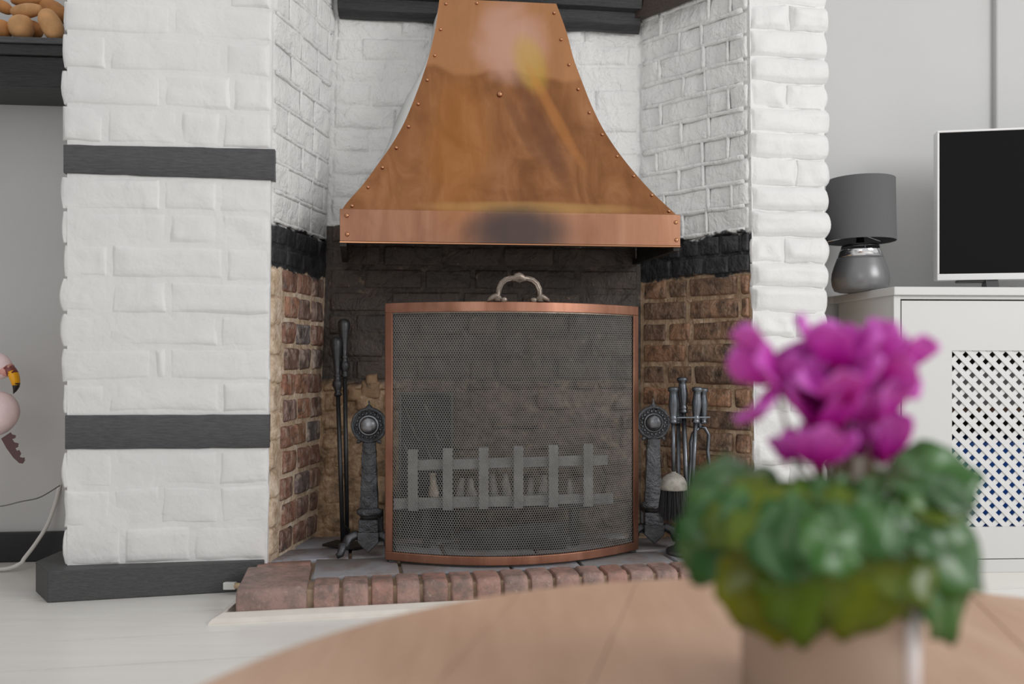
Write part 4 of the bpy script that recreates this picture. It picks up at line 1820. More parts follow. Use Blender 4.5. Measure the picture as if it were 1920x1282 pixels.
# tongs
ty = SY + 0.02
tg = empty('tongs', (XY(1318, ty), ty, HZ + 0.08))
tag(tg, 'steel fire tongs with looped top hanging right of the shovel', 'tongs', 'tools on the stand')
for pts in ([(1312, 800), (1300, 812), (1295, 830), (1296, 860), (1291, 900), (1287, 965)], [(1312, 800), (1322, 802), (1329, 815), (1327, 845), (1332, 885), (1340, 940)]):
    q = MB()
    q.tube([P(x, y, ty) for x, y in pts], 0.0048, 8)
    q.build('arm', M['steel_tool'], tg, smooth=True)
q = MB()
q.tube([P(1312, 803, ty), P(1312, 786, ty)], 0.006, 8)
q.build('pivot', M['steel_tool'], tg, smooth=True)
tt, tb = P(1318, 727, ty), P(1318, 787, ty)
turned(axis_T(tb, tt), (tt - tb).length - 0.094, M['steel_tool'], tg)

# ------------------------------------------------------------------ grate behind the screen
GY = 2.30
grate = empty('fire_grate', (XY(940, GY), GY, HZ))
tag(grate, 'iron fire grate with upright bars behind the mesh screen', 'fire grate')
gx = [775, 840, 907, 972, 1037, 1102]


def gyo(px):
    return GY + 0.09 * XY(px, GY)


for i, px in enumerate(gx):
    Y = gyo(px)
    q = MB()
    z1 = ZY(842 - i * 2.2, Y)
    z0 = ZY(956 - i * 1.5, Y)
    q.box((XY(px, Y), Y - 0.012, (z0 + z1) / 2), (0.026, 0.010, z1 - z0))
    q.box((XY(px, Y), Y - 0.006, z1 - 0.003), (0.026, 0.02, 0.006))
    q.build('upright', M['grate_iron'], grate, bevel=0.0015)
for (ya, yb) in ((863, 882), (935, 955)):
    q = MB()
    a, b = (738, 1150) if ya > 900 else (775, 1140)
    pa0, pb0 = P(a, ya, gyo(a)), P(b, ya - 10, gyo(b))
    pa1, pb1 = P(a, yb, gyo(a)), P(b, yb - 10, gyo(b))
    d = Vector((0, 0.012, 0))
    q.prism([pa1, pb1, pb1 + d, pa1 + d], [pa0, pb0, pb0 + d, pa0 + d])
    q.build('cross_bar', M['grate_iron'], grate, bevel=0.0015)
q = MB()
gz = ZY(950, GY)
q.box((XY(940, GY), GY + 0.075, gz), (0.5, 0.13, 0.012))
q.build('grid_base', M['iron_dark'], grate)
for px in (800, 1080):
    for dy in (0.012, 0.13):
        q = MB()
        Y = gyo(px) + dy
        q.box((XY(px, GY), Y, (HZ + gz) / 2), (0.02, 0.016, gz - HZ))
        q.build('leg', M['iron_dark'], grate)
gl = ['pale charred lump at the left end of the grate', 'grey charred lump second from left in the grate', 'grey charred lump third from left in the grate', 'grey charred lump fourth from left in the grate',
      'grey charred lump fifth from left in the grate', 'grey charred lump sixth from left in the grate', 'grey charred lump seventh from left in the grate', 'grey charred lump at the right end of the grate']
for i, px in enumerate((815, 862, 885, 928, 952, 993, 1015, 1070)):
    q = MB()
    Y = GY + 0.045 + R.uniform(-.01, .01)
    zb = gz + 0.006
    h = R.uniform(0.06, 0.078)
    tl = R.uniform(-.012, .012)
    x = XY(px, Y)
    n_ = 8
    q.tube([(x, Y, zb + .002), (x + tl * .3, Y, zb + h * .3), (x + tl * .6, Y, zb + h * .65), (x + tl, Y + .01, zb + h)], [0.011, 0.014 + R.uniform(-.002, .002), 0.010, 0.0075], n_)
    for k in range(len(q.v)):
        p = Vector(q.v[k])
        p.x += noise.noise(p * 90) * 0.004
        p.y += noise.noise(p * 90 + Vector((3, 3, 3))) * 0.004
        q.v[k] = tuple(p)
    tag(q.build('charred_lump', M['log_pale'] if i == 0 else M['coal_grey'], smooth=True), gl[i], 'fuel lump', 'fuel lumps in the grate')
# cast fireback plate standing at the left rear
Y = 2.42
fb = empty('fireback', (XY(790, Y), Y, HZ))
tag(fb, 'dark embossed iron fireback plate standing at left behind the grate', 'fireback')
q = MB()
x0, x1 = XY(748, Y), XY(850, Y)
z0, z1 = HZ, ZY(735, Y)
q.box(((x0 + x1) / 2, Y, (z0 + z1) / 2), (x1 - x0, 0.014, z1 - z0))
q.build('plate', M['iron_dark'], fb, bevel=0.003)
q = MB()
for a, b in (((x0 + .004, z0), (x0 + .004, z1 - .004)), ((x0, z1 - .004), (x1, z1 - .004)), ((x1 - .004, z0), (x1 - .004, z1 - .004))):
    q.tube([(a[0], Y - .008, a[1]), (b[0], Y - .008, b[1])], 0.004, 6)
q.build('rim', M['relief_iron'], fb)
for i in range(4):
    for j in range(2):
        q = MB()
        cx, cz = x0 + 0.03 + j * 0.06 + (i % 2) * 0.02, z1 - 0.05 - i * 0.055
        pts = [(cx - 0.018 + 0.03 * s, Y - .008, cz + 0.016 * math.cos(s * 4) - 0.018 * s) for s in [k / 7 for k in range(8)]]
        q.tube(pts, 0.0022, 6)
        q.build('scroll_relief', M['relief_iron'], fb, smooth=True)
# ash pan lip
q = MB()
Y = 2.245
pts = [P(862, 1001, Y), P(900, 1000, Y), P(940, 995, Y + .004), P(1000, 988, Y + .012), P(1062, 983, Y + .02)]
vs = []
for p in pts:
    p.z = max(p.z, HZ + 0.02)
    vs += [(p.x, p.y, HZ + .002), (p.x, p.y, p.z + .008), (p.x, p.y + .006, p.z + .008), (p.x, p.y + .006, HZ + .002)]
fc = [(0, 3, 2, 1), tuple(16 + k for k in (0, 1, 2, 3))]
for i in range(4):
    for k in range(4):
        k2 = (k + 1) % 4
        fc.append((i * 4 + k, i * 4 + k2, (i + 1) * 4 + k2, (i + 1) * 4 + k))
q.add(vs, fc)
ap = empty('ash_pan', (XY(950, Y), Y + .05, HZ))
tag(ap, 'low iron ash pan under the grate behind the mesh', 'ash pan')
q.build('front_lip', M['iron_black'], ap)
q = MB()
a_, b_ = pts[0], pts[-1]
q.poly([(a_.x, a_.y + .007), (b_.x, b_.y + .007), (b_.x, b_.y + .1), (a_.x, a_.y + .11)], HZ + .001, HZ + .012)
q.build('tray', M['iron_dark'], ap)

# ------------------------------------------------------------------ cabinet on the right
CZ = 0.761


def cabY(x):
    return 2.262 + 0.05 * (x - 1.0)


cx0 = XY(1676, cabY(1.0)) + 0.0
cabx1 = 1.78
cab = empty('cabinet', (1.35, 2.4, 0))
tag(cab, 'white painted alcove cabinet with a lattice door panel', 'cabinet')
q = MB()
# worktop overhanging the carcass
q.poly([(cx0 - .004, cabY(cx0) - .012), (cabx1, cabY(cabx1) - .012), (cabx1, 2.655), (cx0 - .06, 2.60), (XY(1562, 2.57), 2.57)], CZ - 0.022, CZ)
q.build('top', M['cabinet_white'], cab, bevel=0.002)
q = MB()
q.poly([(XY(1574, 2.56), 2.565), (cx0 + .002, cabY(cx0) + .004), (cx0 + .016, cabY(cx0) + .004), (XY(1574, 2.56) + .016, 2.575)], 0, CZ - .022)
q.build('side_panel', M['cabinet_white'], cab)


def front_box(xa, xb, za, zb, off, th, name, m='cabinet_white', par=None, bev=0.0015):
    q = MB()
    q.poly([(xa, cabY(xa) + off), (xb, cabY(xb) + off), (xb, cabY(xb) + off + th), (xa, cabY(xa) + off + th)], za, zb)
    return q.build(name, M[m], par or cab, bevel=bev)


dx0 = XY(1691, cabY(1.02))
dx1 = 1.62
front_box(cx0, dx0 - 0.003, 0.0, CZ - .022, 0.0, 0.02, 'stile')
front_box(dx1 + 0.003, cabx1, 0.0, CZ - .022, 0.0, 0.02, 'stile')
front_box(dx0 - .003, dx1 + .003, CZ - .032, CZ - .022, 0.002, 0.02, 'top_rail')
front_box(dx0 - .003, dx1 + .003, 0.0, 0.035, 0.002, 0.02, 'plinth_rail')
q = MB()
# door as a frame round the lattice opening
lx0 = XY(1785, cabY(1.17))
lx1 = 1.50
lz0, lz1 = ZY(988, 2.275), ZY(657, 2.275)
door = empty('door', (dx0, cabY(dx0), 0.035))
place(door, (dx0, cabY(dx0), 0.038), cab)
za, zb = 0.038, CZ - 0.036
front_box(dx0, lx0, za, zb, 0.0, 0.018, 'door_stile', par=door, bev=0)
front_box(lx1, dx1, za, zb, 0.0, 0.018, 'door_stile', par=door, bev=0)
front_box(lx0, lx1, lz1, zb, 0.0, 0.018, 'door_rail', par=door, bev=0)
front_box(lx0, lx1, za, lz0, 0.0, 0.018, 'door_rail', par=door, bev=0)
# diagonal lattice slats
pitch = 0.0367
half = 0.0066
dirs = ((1, 1), (1, -1))
lattice_c = Vector(((lx0 + lx1) / 2, 0, (lz0 + lz1) / 2))
wL, hL = lx1 - lx0, lz1 - lz0


def clip_strip(c, sgn):
    """strip |x + sgn*z - c| < half*sqrt2 clipped to the opening"""
    h2 = half * math.sqrt(2)
    poly = [(0, 0), (wL, 0), (wL, hL), (0, hL)]
    for s, lim in ((1, c + h2), (-1, -(c - h2))):
        out = []
        for i in range(len(poly)):
            a, b = poly[i], poly[(i + 1) % len(poly)]
            fa_ = lim - s * (a[0] + sgn * a[1])
            fb_ = lim - s * (b[0] + sgn * b[1])
            if fa_ >= 0:
                out.append(a)
            if (fa_ >= 0) != (fb_ >= 0):
                t = fa_ / (fa_ - fb_)
                out.append((a[0] + (b[0] - a[0]) * t, a[1] + (b[1] - a[1]) * t))
        poly = out
        if len(poly) < 3:
            return None
    return poly


for sgn, off in ((1, 0.004), (-1, 0.0072)):
    cmin, cmax = (0, wL + hL) if sgn == 1 else (-hL, wL)
    c = cmin - (cmin % pitch) + 0.004
    while c < cmax + pitch:
        poly = clip_strip(c, sgn)
        c += pitch
        if not poly:
            continue
        ar = abs(sum(poly[i][0] * poly[(i + 1) % len(poly)][1] - poly[(i + 1) % len(poly)][0] * poly[i][1] for i in range(len(poly)))) / 2
        if ar < 2e-5:
            continue
        fr, bk = [], []
        for x, z in poly:
            X_ = lx0 + x
            fr.append((X_, cabY(X_) + off, lz0 + z))
            bk.append((X_, cabY(X_) + off + 0.003, lz0 + z))
        q = MB()
        q.prism(bk, fr)
        q.build('lattice_slat', M['lattice_white'], door)
# inside
q = MB()
q.box((1.45, 2.60, 0.36), (0.85, 0.01, 0.70))
q.build('back_panel', M['inside_dark'], cab)
q = MB()
q.box((1.42, 2.47, 0.430), (0.70, 0.25, 0.016))
q.build('shelf', M['box_brown'], cab)
q = MB()
q.box((1.42, 2.47, 0.012), (0.70, 0.25, 0.012))
q.build('floor_panel', M['inside_dark'], cab)
q = MB()
q.poly([(1.165, 2.315), (1.52, 2.33), (1.53, 2.52), (1.165, 2.52)], 0.018, 0.345)
o = q.build('storage_box', M['blue_plastic'], bevel=0.008)
tag(o, 'blue storage box seen through the lattice of the cabinet door', 'box')
q = MB()
q.poly([(1.165, 2.33), (1.50, 2.345), (1.50, 2.54), (1.165, 2.54)], 0.4385, 0.54)
o = q.build('grey_box', M['box_grey'], bevel=0.004)
tag(o, 'grey box on the shelf behind the cabinet lattice', 'box')

# ------------------------------------------------------------------ table lamp
LY = 2.43
lx = XY(1613, LY)
lamp = empty('table_lamp', (lx, LY, CZ))
tag(lamp, 'table lamp with charcoal drum shade and grey teardrop base on the cabinet', 'lamp')
T = Matrix.Translation((lx, LY, CZ)) @ Matrix.Diagonal((1, 1, 1.045, 1))
q = MB()
q.lathe([(0.058, 0.0), (0.070, 0.004), (0.0765, 0.018), (0.0785, 0.035), (0.0765, 0.052), (0.071, 0.070), (0.065, 0.086), (0.0625, 0.093)], 40, T)
q.build('base', M['lamp_glaze'], lamp, smooth=True)
q = MB()
q.lathe([(0.0622, 0.093), (0.052, 0.1215), (0.051, 0.1225)], 40, T)
q.build('chrome_collar', M['chrome'], lamp, smooth=True)
q = MB()
q.lathe([(0.050, 0.119), (0.0515, 0.124), (0.047, 0.129), (0.02, 0.132)], 40, T)
q.build('cap', M['lamp_black'], lamp, smooth=True)
q = MB()
q.lathe([(0.012, 0.13), (0.012, 0.165), (0.016, 0.167), (0.016, 0.20), (0.012, 0.205)], 16, T)
q.build('bulb_holder', M['lamp_black'], lamp, smooth=True)
T = Matrix.Translation((lx, LY, CZ))
zs = ZY(453, LY) - CZ
ze = ZY(338, LY) - CZ
q = MB()
q.lathe([(0.0955, zs), (0.0925, ze), (0.0910, ze), (0.0940, zs), (0.0955, zs)], 56, T, caps=False)
q.build('shade', M['lamp_shade'], lamp, autos=40)
for k in range(3):
    w = 2 * PI * k / 3 + 0.5
    q = MB()
    q.tube([(lx + .012 * math.cos(w), LY + .012 * math.sin(w), CZ + zs + 0.02), (lx + .094 * math.cos(w), LY + .094 * math.sin(w), CZ + zs + 0.006)], 0.0016, 6)
    q.build('shade_spoke', M['chrome'], lamp)

# ------------------------------------------------------------------ television
TY = 2.40
tx0 = XY(1756, TY)
tw, tz0, tz1 = 0.62, ZY(526, TY), ZY(246, TY)
tv = empty('television', (tx0 + 0.3, TY - 0.02, CZ))
tag(tv, 'flat television with thin white frame standing on the cabinet', 'television')
td = Vector((math.cos(-0.16), math.sin(-0.16), 0))
tn = Vector((td.y, -td.x, 0))
t0 = Vector((tx0, TY, 0))


def tvbox(u0, u1, z0, z1, d0, d1, name, m, bev=0.0015, par=None):
    q = MB()
    a = t0 + td * u0
    b = t0 + td * u1
    q.prism([at(a + tn * d0, z0), at(b + tn * d0, z0), at(b + tn * d1, z0), at(a + tn * d1, z0)], [at(a + tn * d0, z1), at(b + tn * d0, z1), at(b + tn * d1, z1), at(a + tn * d1, z1)])
    return q.build(name, M[m], par or tv, bevel=bev)


tvbox(0, tw, tz0, tz1, 0.0, -0.03, 'back_shell', 'tv_white', 0.004)
tvbox(0, tw, tz0, tz0 + 0.018, 0.006, 0.0, 'bottom_bezel', 'tv_white')
tvbox(0, tw, tz1 - 0.006, tz1, 0.006, 0.0, 'top_bezel', 'tv_white')
tvbox(0, 0.006, tz0 + 0.018, tz1 - 0.006, 0.006, 0.0, 'side_bezel', 'tv_white')
tvbox(tw - 0.006, tw, tz0 + 0.018, tz1 - 0.006, 0.006, 0.0, 'side_bezel', 'tv_white')
tvbox(0.006, tw - 0.006, tz0 + 0.018, tz1 - 0.006, 0.003, 0.0, 'screen', 'tv_screen', 0)
for u in (0.14, tw - 0.14):
    q = MB()
    a = t0 + td * u
    q.prism([at(a + tn * 0.07 + td * 0.05, CZ), at(a + tn * 0.09 + td * 0.05, CZ), at(a - tn * 0.07 + td * 0.02, CZ), at(a - tn * 0.09, CZ)],
            [at(a + tn * 0.06 + td * 0.03, CZ + .006), at(a + tn * 0.07 + td * 0.03, CZ + .006), at(a - tn * 0.05 + td * 0.02, CZ + .012), at(a - tn * 0.05, CZ + .012)])
    q.build('foot', M['tv_white'], tv)
    q = MB()
    q.prism([at(a + tn * .012 - td * .012, CZ + .004), at(a + tn * .012 + td * .02, CZ + .004), at(a - tn * .03 + td * .02, CZ + .004), at(a - tn * .03 - td * .012, CZ + .004)],
            [at(a - td * .012, tz0 + .002), at(a + td * .02, tz0 + .002), at(a - tn * .025 + td * .02, tz0 + .002), at(a - tn * .025 - td * .012, tz0 + .002)])
    q.build('neck', M['tv_dark'], tv)
tvbox(0.055, 0.15, tz0 - 0.007, tz0, -0.002, -0.022, 'sensor_bar', 'tv_dark', 0.003)

# ------------------------------------------------------------------ shelf and bread in the left alcove
q = MB()
sy0 = 2.23
zt_, zb_ = ZY(73, sy0), ZY(158, sy0)
shelf = empty('mantel_shelf', (-1.35, 2.32, zb_))
tag(shelf, 'black wooden shelf with moulded edge in the left alcove', 'shelf')
ang = 0.09


def shelf_prof(prof, name, m):
    q = MB()
    vs = []
    for x in (-2.2, -1.07):
        for d, z in prof:
            vs.append((x, 2.255 + (x + 1.2) * ang + d, z))
    n_ = len(prof)
    q.add(vs, [tuple(range(n_)), tuple(range(n_, 2 * n_))[::-1]] + [(k, n_ + k, n_ + (k + 1) % n_, (k + 1) % n_) for k in range(n_)])
    q.build(name, M[m], shelf, bevel=0.002)


shelf_prof([(-0.035, zt_ - 0.016), (-0.035, zt_), (0.18, zt_), (0.18, zt_ - .016)], 'board', 'timber_grey')
shelf_prof([(-0.026, zt_ - 0.044), (-0.028, zt_ - 0.016), (0.18, zt_ - .016), (0.18, zt_ - .044)], 'moulding', 'timber_shelf')
shelf_prof([(0.0, zb_), (-0.004, zb_ + .03), (-0.016, zt_ - 0.046), (-0.016, zt_ - 0.044), (0.18, zt_ - .044), (0.18, zb_)], 'bearer', 'timber_black')


def loaf(px, py, rx, ry, Y, ang_, label, m, cut=False, ln=1.6):
    c = P(px, py, Y)
    q = MB()
    n1, n2 = 14, 16
    vs, fc = [], []
    k_ = Y / F
    a, b = rx * k_, ry * k_
    rotm = Matrix.Rotation(ang_, 3, 'Y')
    for i in range(n1 + 1):
        th = PI * i / n1
        for j in range(n2):
            w = 2 * PI * j / n2
            s = math.sin(th) ** 0.75
            p = Vector((a * -math.cos(th) * (0.92 if cut else 1.0), b * s * math.cos(w) * 1.0, b * s * math.sin(w)))
            dd = noise.noise(p * 30 + Vector((px, py, 0))) * 0.003
            p *= 1 + dd / max(p.length, .01)
            if cut and i == 0:
                p.x += 0.01
            vs.append(c + rotm @ p)
    for i in range(n1):
        for j in range(n2):
            j2 = (j + 1) % n2
            fc.append((i * n2 + j, i * n2 + j2, (i + 1) * n2 + j2, (i + 1) * n2 + j))
    q.add(vs, fc)
    o = q.build('bread_roll', M[m], smooth=True)
    tag(o, label, 'bread', 'brown rolls piled on the left shelf')
    zmin = min(v[2] for v in q.v)
    return o, zmin


loaf(40, 51, 21, 23, 2.245, 0.2, 'round-ended brown roll at the front middle of the shelf pile', 'bread')
loaf(96, 47, 31, 20, 2.245, 1.15, 'split brown roll propped against the white pier', 'bread')
loaf(5, 55, 17, 17, 2.25, 0.3, 'small brown roll at the left edge of the shelf pile', 'bread_dark')
loaf(62, 56, 17, 17, 2.30, 0.1, 'darker brown roll behind the round-ended one', 'bread_dark')
loaf(50, 20, 29, 13, 2.27, -0.1, 'long pale roll lying across the middle of the pile', 'bread')
loaf(100, 22, 30, 20, 2.335, 0.5, 'large darker roll at the back right of the pile', 'bread_dark')  # uses the darker of the two crust colours
loaf(6, 13, 18, 11, 2.29, 0.5, 'brown roll at the upper left of the pile', 'bread_dark')
loaf(52, 2, 32, 10, 2.32, 0.0, 'long roll on top of the pile', 'bread_dark')

# ------------------------------------------------------------------ flamingo ornament
FY = 2.20
fl = empty('flamingo_ornament', (XY(-25, FY), FY, 0.0))
tag(fl, 'pink painted flamingo ornament by the grey alcove wall', 'ornament')


def fp(px, py, dy=0.0):
    return P(px, py, FY + dy)


q = MB()
q.ball(fp(-14, 776), (0.068, 0.05, 0.058), 20, 14, Matrix.Rotation(-0.5, 3, 'Y'))
for i, v in enumerate(q.v):
    p = Vector(v)
    d = noise.noise(p * 40) * 0.003
    q.v[i] = (p.x + d, p.y, p.z + d)
q.build('body', M['flamingo_pink'], fl, smooth=True)
q = MB()
q.tube([fp(-62, 770), fp(-92, 745), fp(-98, 710), fp(-80, 680), fp(-50, 668), fp(-22, 676)], [0.032, 0.026, 0.022, 0.021, 0.023, 0.027], 14)
q.build('neck', M['flamingo_pink'], fl, smooth=True)
q = MB()
q.ball(fp(-6, 686), (0.039, 0.026, 0.035), 18, 12, Matrix.Rotation(0.35, 3, 'Y'))
hd_ = q.build('head', M['flamingo_pink'], fl, smooth=True)
q = MB()
q.tube([fp(2, 693), fp(12, 692), fp(21, 694)], [0.023, 0.020, 0.016], 12)
q.build('cheek', M['flamingo_salmon'], hd_, smooth=True)
q = MB()
q.tube([fp(14, 690), fp(20, 695), fp(25, 702)], [0.0185, 0.0175, 0.0165], 12, flat=0.75)
q.build('beak_base', M['beak_maroon'], hd_, smooth=True)
q = MB()
q.tube([fp(22, 697), fp(26, 704), fp(29, 714), fp(30, 722)], [0.0172, 0.0166, 0.0145, 0.012], 12, flat=0.7)
q.build('beak', M['beak_yellow'], hd_, smooth=True)
q = MB()
q.tube([fp(30, 718), fp(30, 725), fp(28, 732), fp(25, 738)], [0.0128, 0.0105, 0.006, 0.001], 12, flat=0.7)
q.build('beak_tip', M['beak_black'], hd_, smooth=True)
q = MB()
outl = [(2, 822), (20, 810), (23, 814), (30, 816), (29, 821), (23, 823), (27, 829), (35, 831), (34, 838), (29, 840), (32, 845), (36, 843), (40, 850), (37, 856), (42, 858), (46, 857), (47, 863), (43, 869), (36, 868), (25, 858), (12, 840)]
q.prism([fp(x, y, 0.006) for x, y in outl], [fp(x, y, -0.006) for x, y in outl])
o = q.build('tail', M['feather_brown'], fl)
for dx in (-70, -54):
    q = MB()
    q.tube([fp(dx + 34, 800), fp(dx + 12, 860), fp(dx + 2, 910), (fp(dx, 900).x, FY, 0.012)], [0.008, 0.006, 0.006, 0.006], 8)
    q.build('leg', M['flamingo_salmon'], fl, smooth=True)
q = MB()
q.lathe([(0.062, 0.0), (0.064, 0.006), (0.055, 0.014), (0.01, 0.016)], 24, Matrix.Translation((XY(-62, FY), FY, 0)) @ Matrix.Diagonal((.7, .7, 1, 1)))
q.build('base', M['feather_brown'], fl, smooth=True)

# ------------------------------------------------------------------ cables
q = MB()
pts = [P(112, 908, 2.42), P(103, 945, 2.40), P(88, 985, 2.37), P(66, 1020, 2.33), P(46, 1046, 2.30), P(38, 1056, 2.295)]
end = [(-1.36, 2.285), (-1.46, 2.27), (-1.62, 2.24)]
pp = [Vector(p) for p in pts]
pp[-1].z = max(pp[-1].z, 0.012)
for x, y in end:
    pp.append(Vector((x, y, 0.008)))
sm_ = []
for i in range(40):
    x = i / 39
    sm_.append(Vector((catm([p.x for p in pp], x), catm([p.y for p in pp], x), max(0.0075, catm([p.z for p in pp], x)))))
q.tube(sm_, 0.0054, 8)
tag(q.build('white_cable', M['cable_white'], smooth=True), 'thick white cable drooping to the floor beside the left pier', 'cable')
q = MB()
pp = [P(-30, 946, 2.26), P(0, 949, 2.27), P(40, 940, 2.29), P(75, 932, 2.32), P(112, 910, 2.36)]
sm_ = [Vector((catm([p.x for p in pp], i / 24), catm([p.y for p in pp], i / 24), catm([p.z for p in pp], i / 24))) for i in range(25)]
q.tube(sm_, 0.0018, 6)
tag(q.build('thin_wire', M['cable_grey'], smooth=True), 'thin grey wire hanging on the left alcove wall', 'cable')
# loose connector at the end of the dark block
cn_ = empty('cable_connector', P(440, 1100, 2.06))
tag(cn_, 'small clear plug on a tan lead by the dark block and hearth', 'connector')
q = MB()
a = P(418, 1099, 2.055)
b = P(440, 1099, 2.06)
d1 = Vector((0, 0, 0.0085))
d2 = Vector((0.002, 0.012, 0))
q.prism([a - d1, b - d1, b - d1 + d2, a - d1 + d2], [a + d1, b + d1, b + d1 + d2, a + d1 + d2])
q.build('plug', M['plug_white'], cn_, bevel=0.001)
q = MB()
q.tube([b + d2 * .5, P(452, 1098, 2.06), P(463, 1099, 2.055), P(470, 1101, 2.05)], [0.008, 0.0065, 0.0025, 0.0018], 8)
q.build('lead', M['plug_tan'], cn_, smooth=True)

# ------------------------------------------------------------------ round table in the foreground
TZ = CAM_H - 0.25
TC = Vector((0.255, 0.452, 0))
TR = 0.540
table = empty('coffee_table', (TC.x, TC.y, 0))
tag(table, 'round tan wooden coffee table in the blurred foreground', 'table')
ta = math.atan2(1, 0.2575)
tdv = Vector((math.cos(ta), math.sin(ta), 0))
tnv = Vector((tdv.y, -tdv.x, 0))
wpl = 0.118
seam = Vector((XY(1189, .955), .955, 0)) - TC
w_seam = seam.dot(tnv)
k0 = math.floor((-TR - w_seam) / wpl)
edges = [w_seam + k * wpl for k in range(k0, k0 + 13)]
for a, b in zip(edges[:-1], edges[1:]):
    a2, b2 = max(a + 0.0003, -TR + 0.001), min(b - 0.0003, TR - 0.001)
    if b2 - a2 < 0.006:
        continue
    n_ = 12
    ws = [a2 + (b2 - a2) * i / n_ for i in range(n_ + 1)]
    out = [(w, math.sqrt(max(0, TR * TR - w * w))) for w in ws] + [(w, -math.sqrt(max(0, TR * TR - w * w))) for w in ws[::-1]]
    pts = [TC + tnv * w + tdv * s for w, s in out]
    pts = pts[::-1]
    q = MB()
    q.prism([(p.x, p.y, TZ - 0.032) for p in pts], [(p.x, p.y, TZ) for p in pts])
    q.build('plank', M['table_wood'], table, bevel=0.0008, segs=1)
q = MB()
q.lathe([(0.44, TZ - .10), (0.44, TZ - .033), (0.42, TZ - .033), (0.42, TZ - .10), (0.44, TZ - .10)], 48, Matrix.Translation((TC.x, TC.y, 0)), caps=False)
q.build('apron', M['table_wood'], table, autos=40)
for k in range(4):
    w = PI / 4 + k * PI / 2
    q = MB()
    c = TC + Vector((math.cos(w) * 0.40, math.sin(w) * 0.40, 0))
    q.prism([(c.x + a * .019, c.y + b * .019, 0) for a, b in ((-1, -1), (1, -1), (1, 1), (-1, 1))], [(c.x + a * .027, c.y + b * .027, TZ - .033) for a, b in ((-1, -1), (1, -1), (1, 1), (-1, 1))])
    q.build('leg', M['table_wood'], table, bevel=0.004)

# ------------------------------------------------------------------ pot and cyclamen
PY = 0.640
PX = 0.235
pot = empty('plant_pot', (PX, PY, TZ))
tag(pot, 'taupe glazed pot holding the cyclamen on the round table', 'plant pot')
q = MB()
T = Matrix.Translation((PX, PY, TZ))
q.lathe([(0.058, 0.0), (0.061, 0.003), (0.0616, 0.088), (0.0632, 0.091), (0.0632, 0.095), (0.0616, 0.097), (0.0595, 0.094), (0.0575, 0.08)], 64, T)
q.build('body', M['pot_glaze'], pot, smooth=True)
sdx = Vector((PX + 0.043, PY - 0.0455, 0))  # made-up post and knob for the bright stripe at the pot's right edge
q = MB()
q.tube([at(sdx, TZ + 0.004), at(sdx, TZ + 0.045), at(sdx + Vector((.0015, 0, 0)), TZ + 0.082)], [0.0062, 0.0062, 0.0060], 12)
q.build('bright_stripe', M['pot_white'], pot, smooth=True)
q = MB()
q.ball(at(sdx + Vector((.0015, -.002, 0)), TZ + 0.092), (0.0075, 0.0075, 0.008), 14, 10)
q.build('stripe_knob', M['plug_tan'], pot, smooth=True)
q = MB()
q.lathe([(0.0565, 0.080), (0.0565, 0.086), (0.03, 0.089), (0.001, 0.09)], 32, T)
q.build('soil', M['soil'], pot, smooth=True)
plant = empty('cyclamen', (PX + 0.004, PY, TZ + 0.09))
tag(plant, 'magenta cyclamen in bloom with marbled green leaves in the foreground', 'plant')
PC = Vector((PX + 0.006, PY, TZ + 0.10))


def leaf_mesh(var):
    """heart-shaped leaf along +x, base notch at the origin"""
    rr = random.Random(100 + var)
    q = MB()
    nr, na = 5, 30
    vs = [(0, 0, 0)]
    cup = rr.uniform(2.0, 5.0)
    drp = rr.uniform(3.5, 7.5)
    L = 0.062
    for i in range(1, nr + 1):
        f = i / nr
        for k in range(na):
            w = 2 * PI * k / na - PI
            # heart outline around a centre ahead of the base
            sx = math.cos(w)
            r_ = 0.5 * L * (1.0 + 0.18 * math.cos(w)) * (1 + 0.05 * math.sin(9 * w + var))
            notch = 1.0 - 0.55 * math.exp(-((abs(w) - PI) / 0.32) ** 2)
            tip = 1.0 + 0.16 * math.exp(-(w / 0.25) ** 2)
            x = r_ * sx * notch * tip * f
            y = r_ * math.sin(w) * 1.04 * f
            xx = x + 0.2 * L
            z = -drp * max(0, xx) ** 2 + cup * y * y * (0.3 - f) + 0.0034 * math.sin(5 * w + var) * f * f
            vs.append((xx, y, z))
    fc = []
    for k in range(na):
        fc.append((0, 1 + k, 1 + (k + 1) % na))
    for i in range(nr - 1):
        for k in range(na):
            a = 1 + i * na + k
            b = 1 + i * na + (k + 1) % na
            fc.append((a, a + na, b + na, b))
    q.add(vs, fc)
    q.v[0] = (0.2 * L, 0, -drp * (0.2 * L) ** 2)
    me = q.mesh('leaf', (0, 0, 0), True)
    me.materials.append(M['leaf'])
    return me


LM = [leaf_mesh(i) for i in range(5)]
LO = []
for m_ in LM:
    m2 = m_.copy()
    m2.materials.clear()
    m2.materials.append(M['leaf_old'])
    LO.append(m2)


def add_leaf(pos, tip, nrm, size, var, stalk=True, old=False):
    o = bpy.data.objects.new('leaf', (LO if old else LM)[var % 5])
    COL.objects.link(o)
    x = Vector(tip).normalized()
    z = Vector(nrm)
    z = (z - x * z.dot(x)).normalized()
    y = z.cross(x)
    o.rotation_euler = Matrix((x, y, z)).transposed().to_euler()
    o.scale = (size, size, size)
    place(o, pos, plant)
    sol = o.modifiers.new('thickness', 'SOLIDIFY')
    sol.thickness = 0.0006
    if stalk:
        q = MB()
        a = PC + Vector((R.uniform(-.02, .02), R.uniform(-.02, .02), -0.012))
        pos = Vector(pos)
        m_ = a.lerp(pos, 0.55) + Vector((0, 0, 0.018))
        q.tube([a, m_, pos], [0.0018, 0.0016, 0.0014], 6)
        q.build('leaf_stalk', M['stem'], plant, smooth=True)


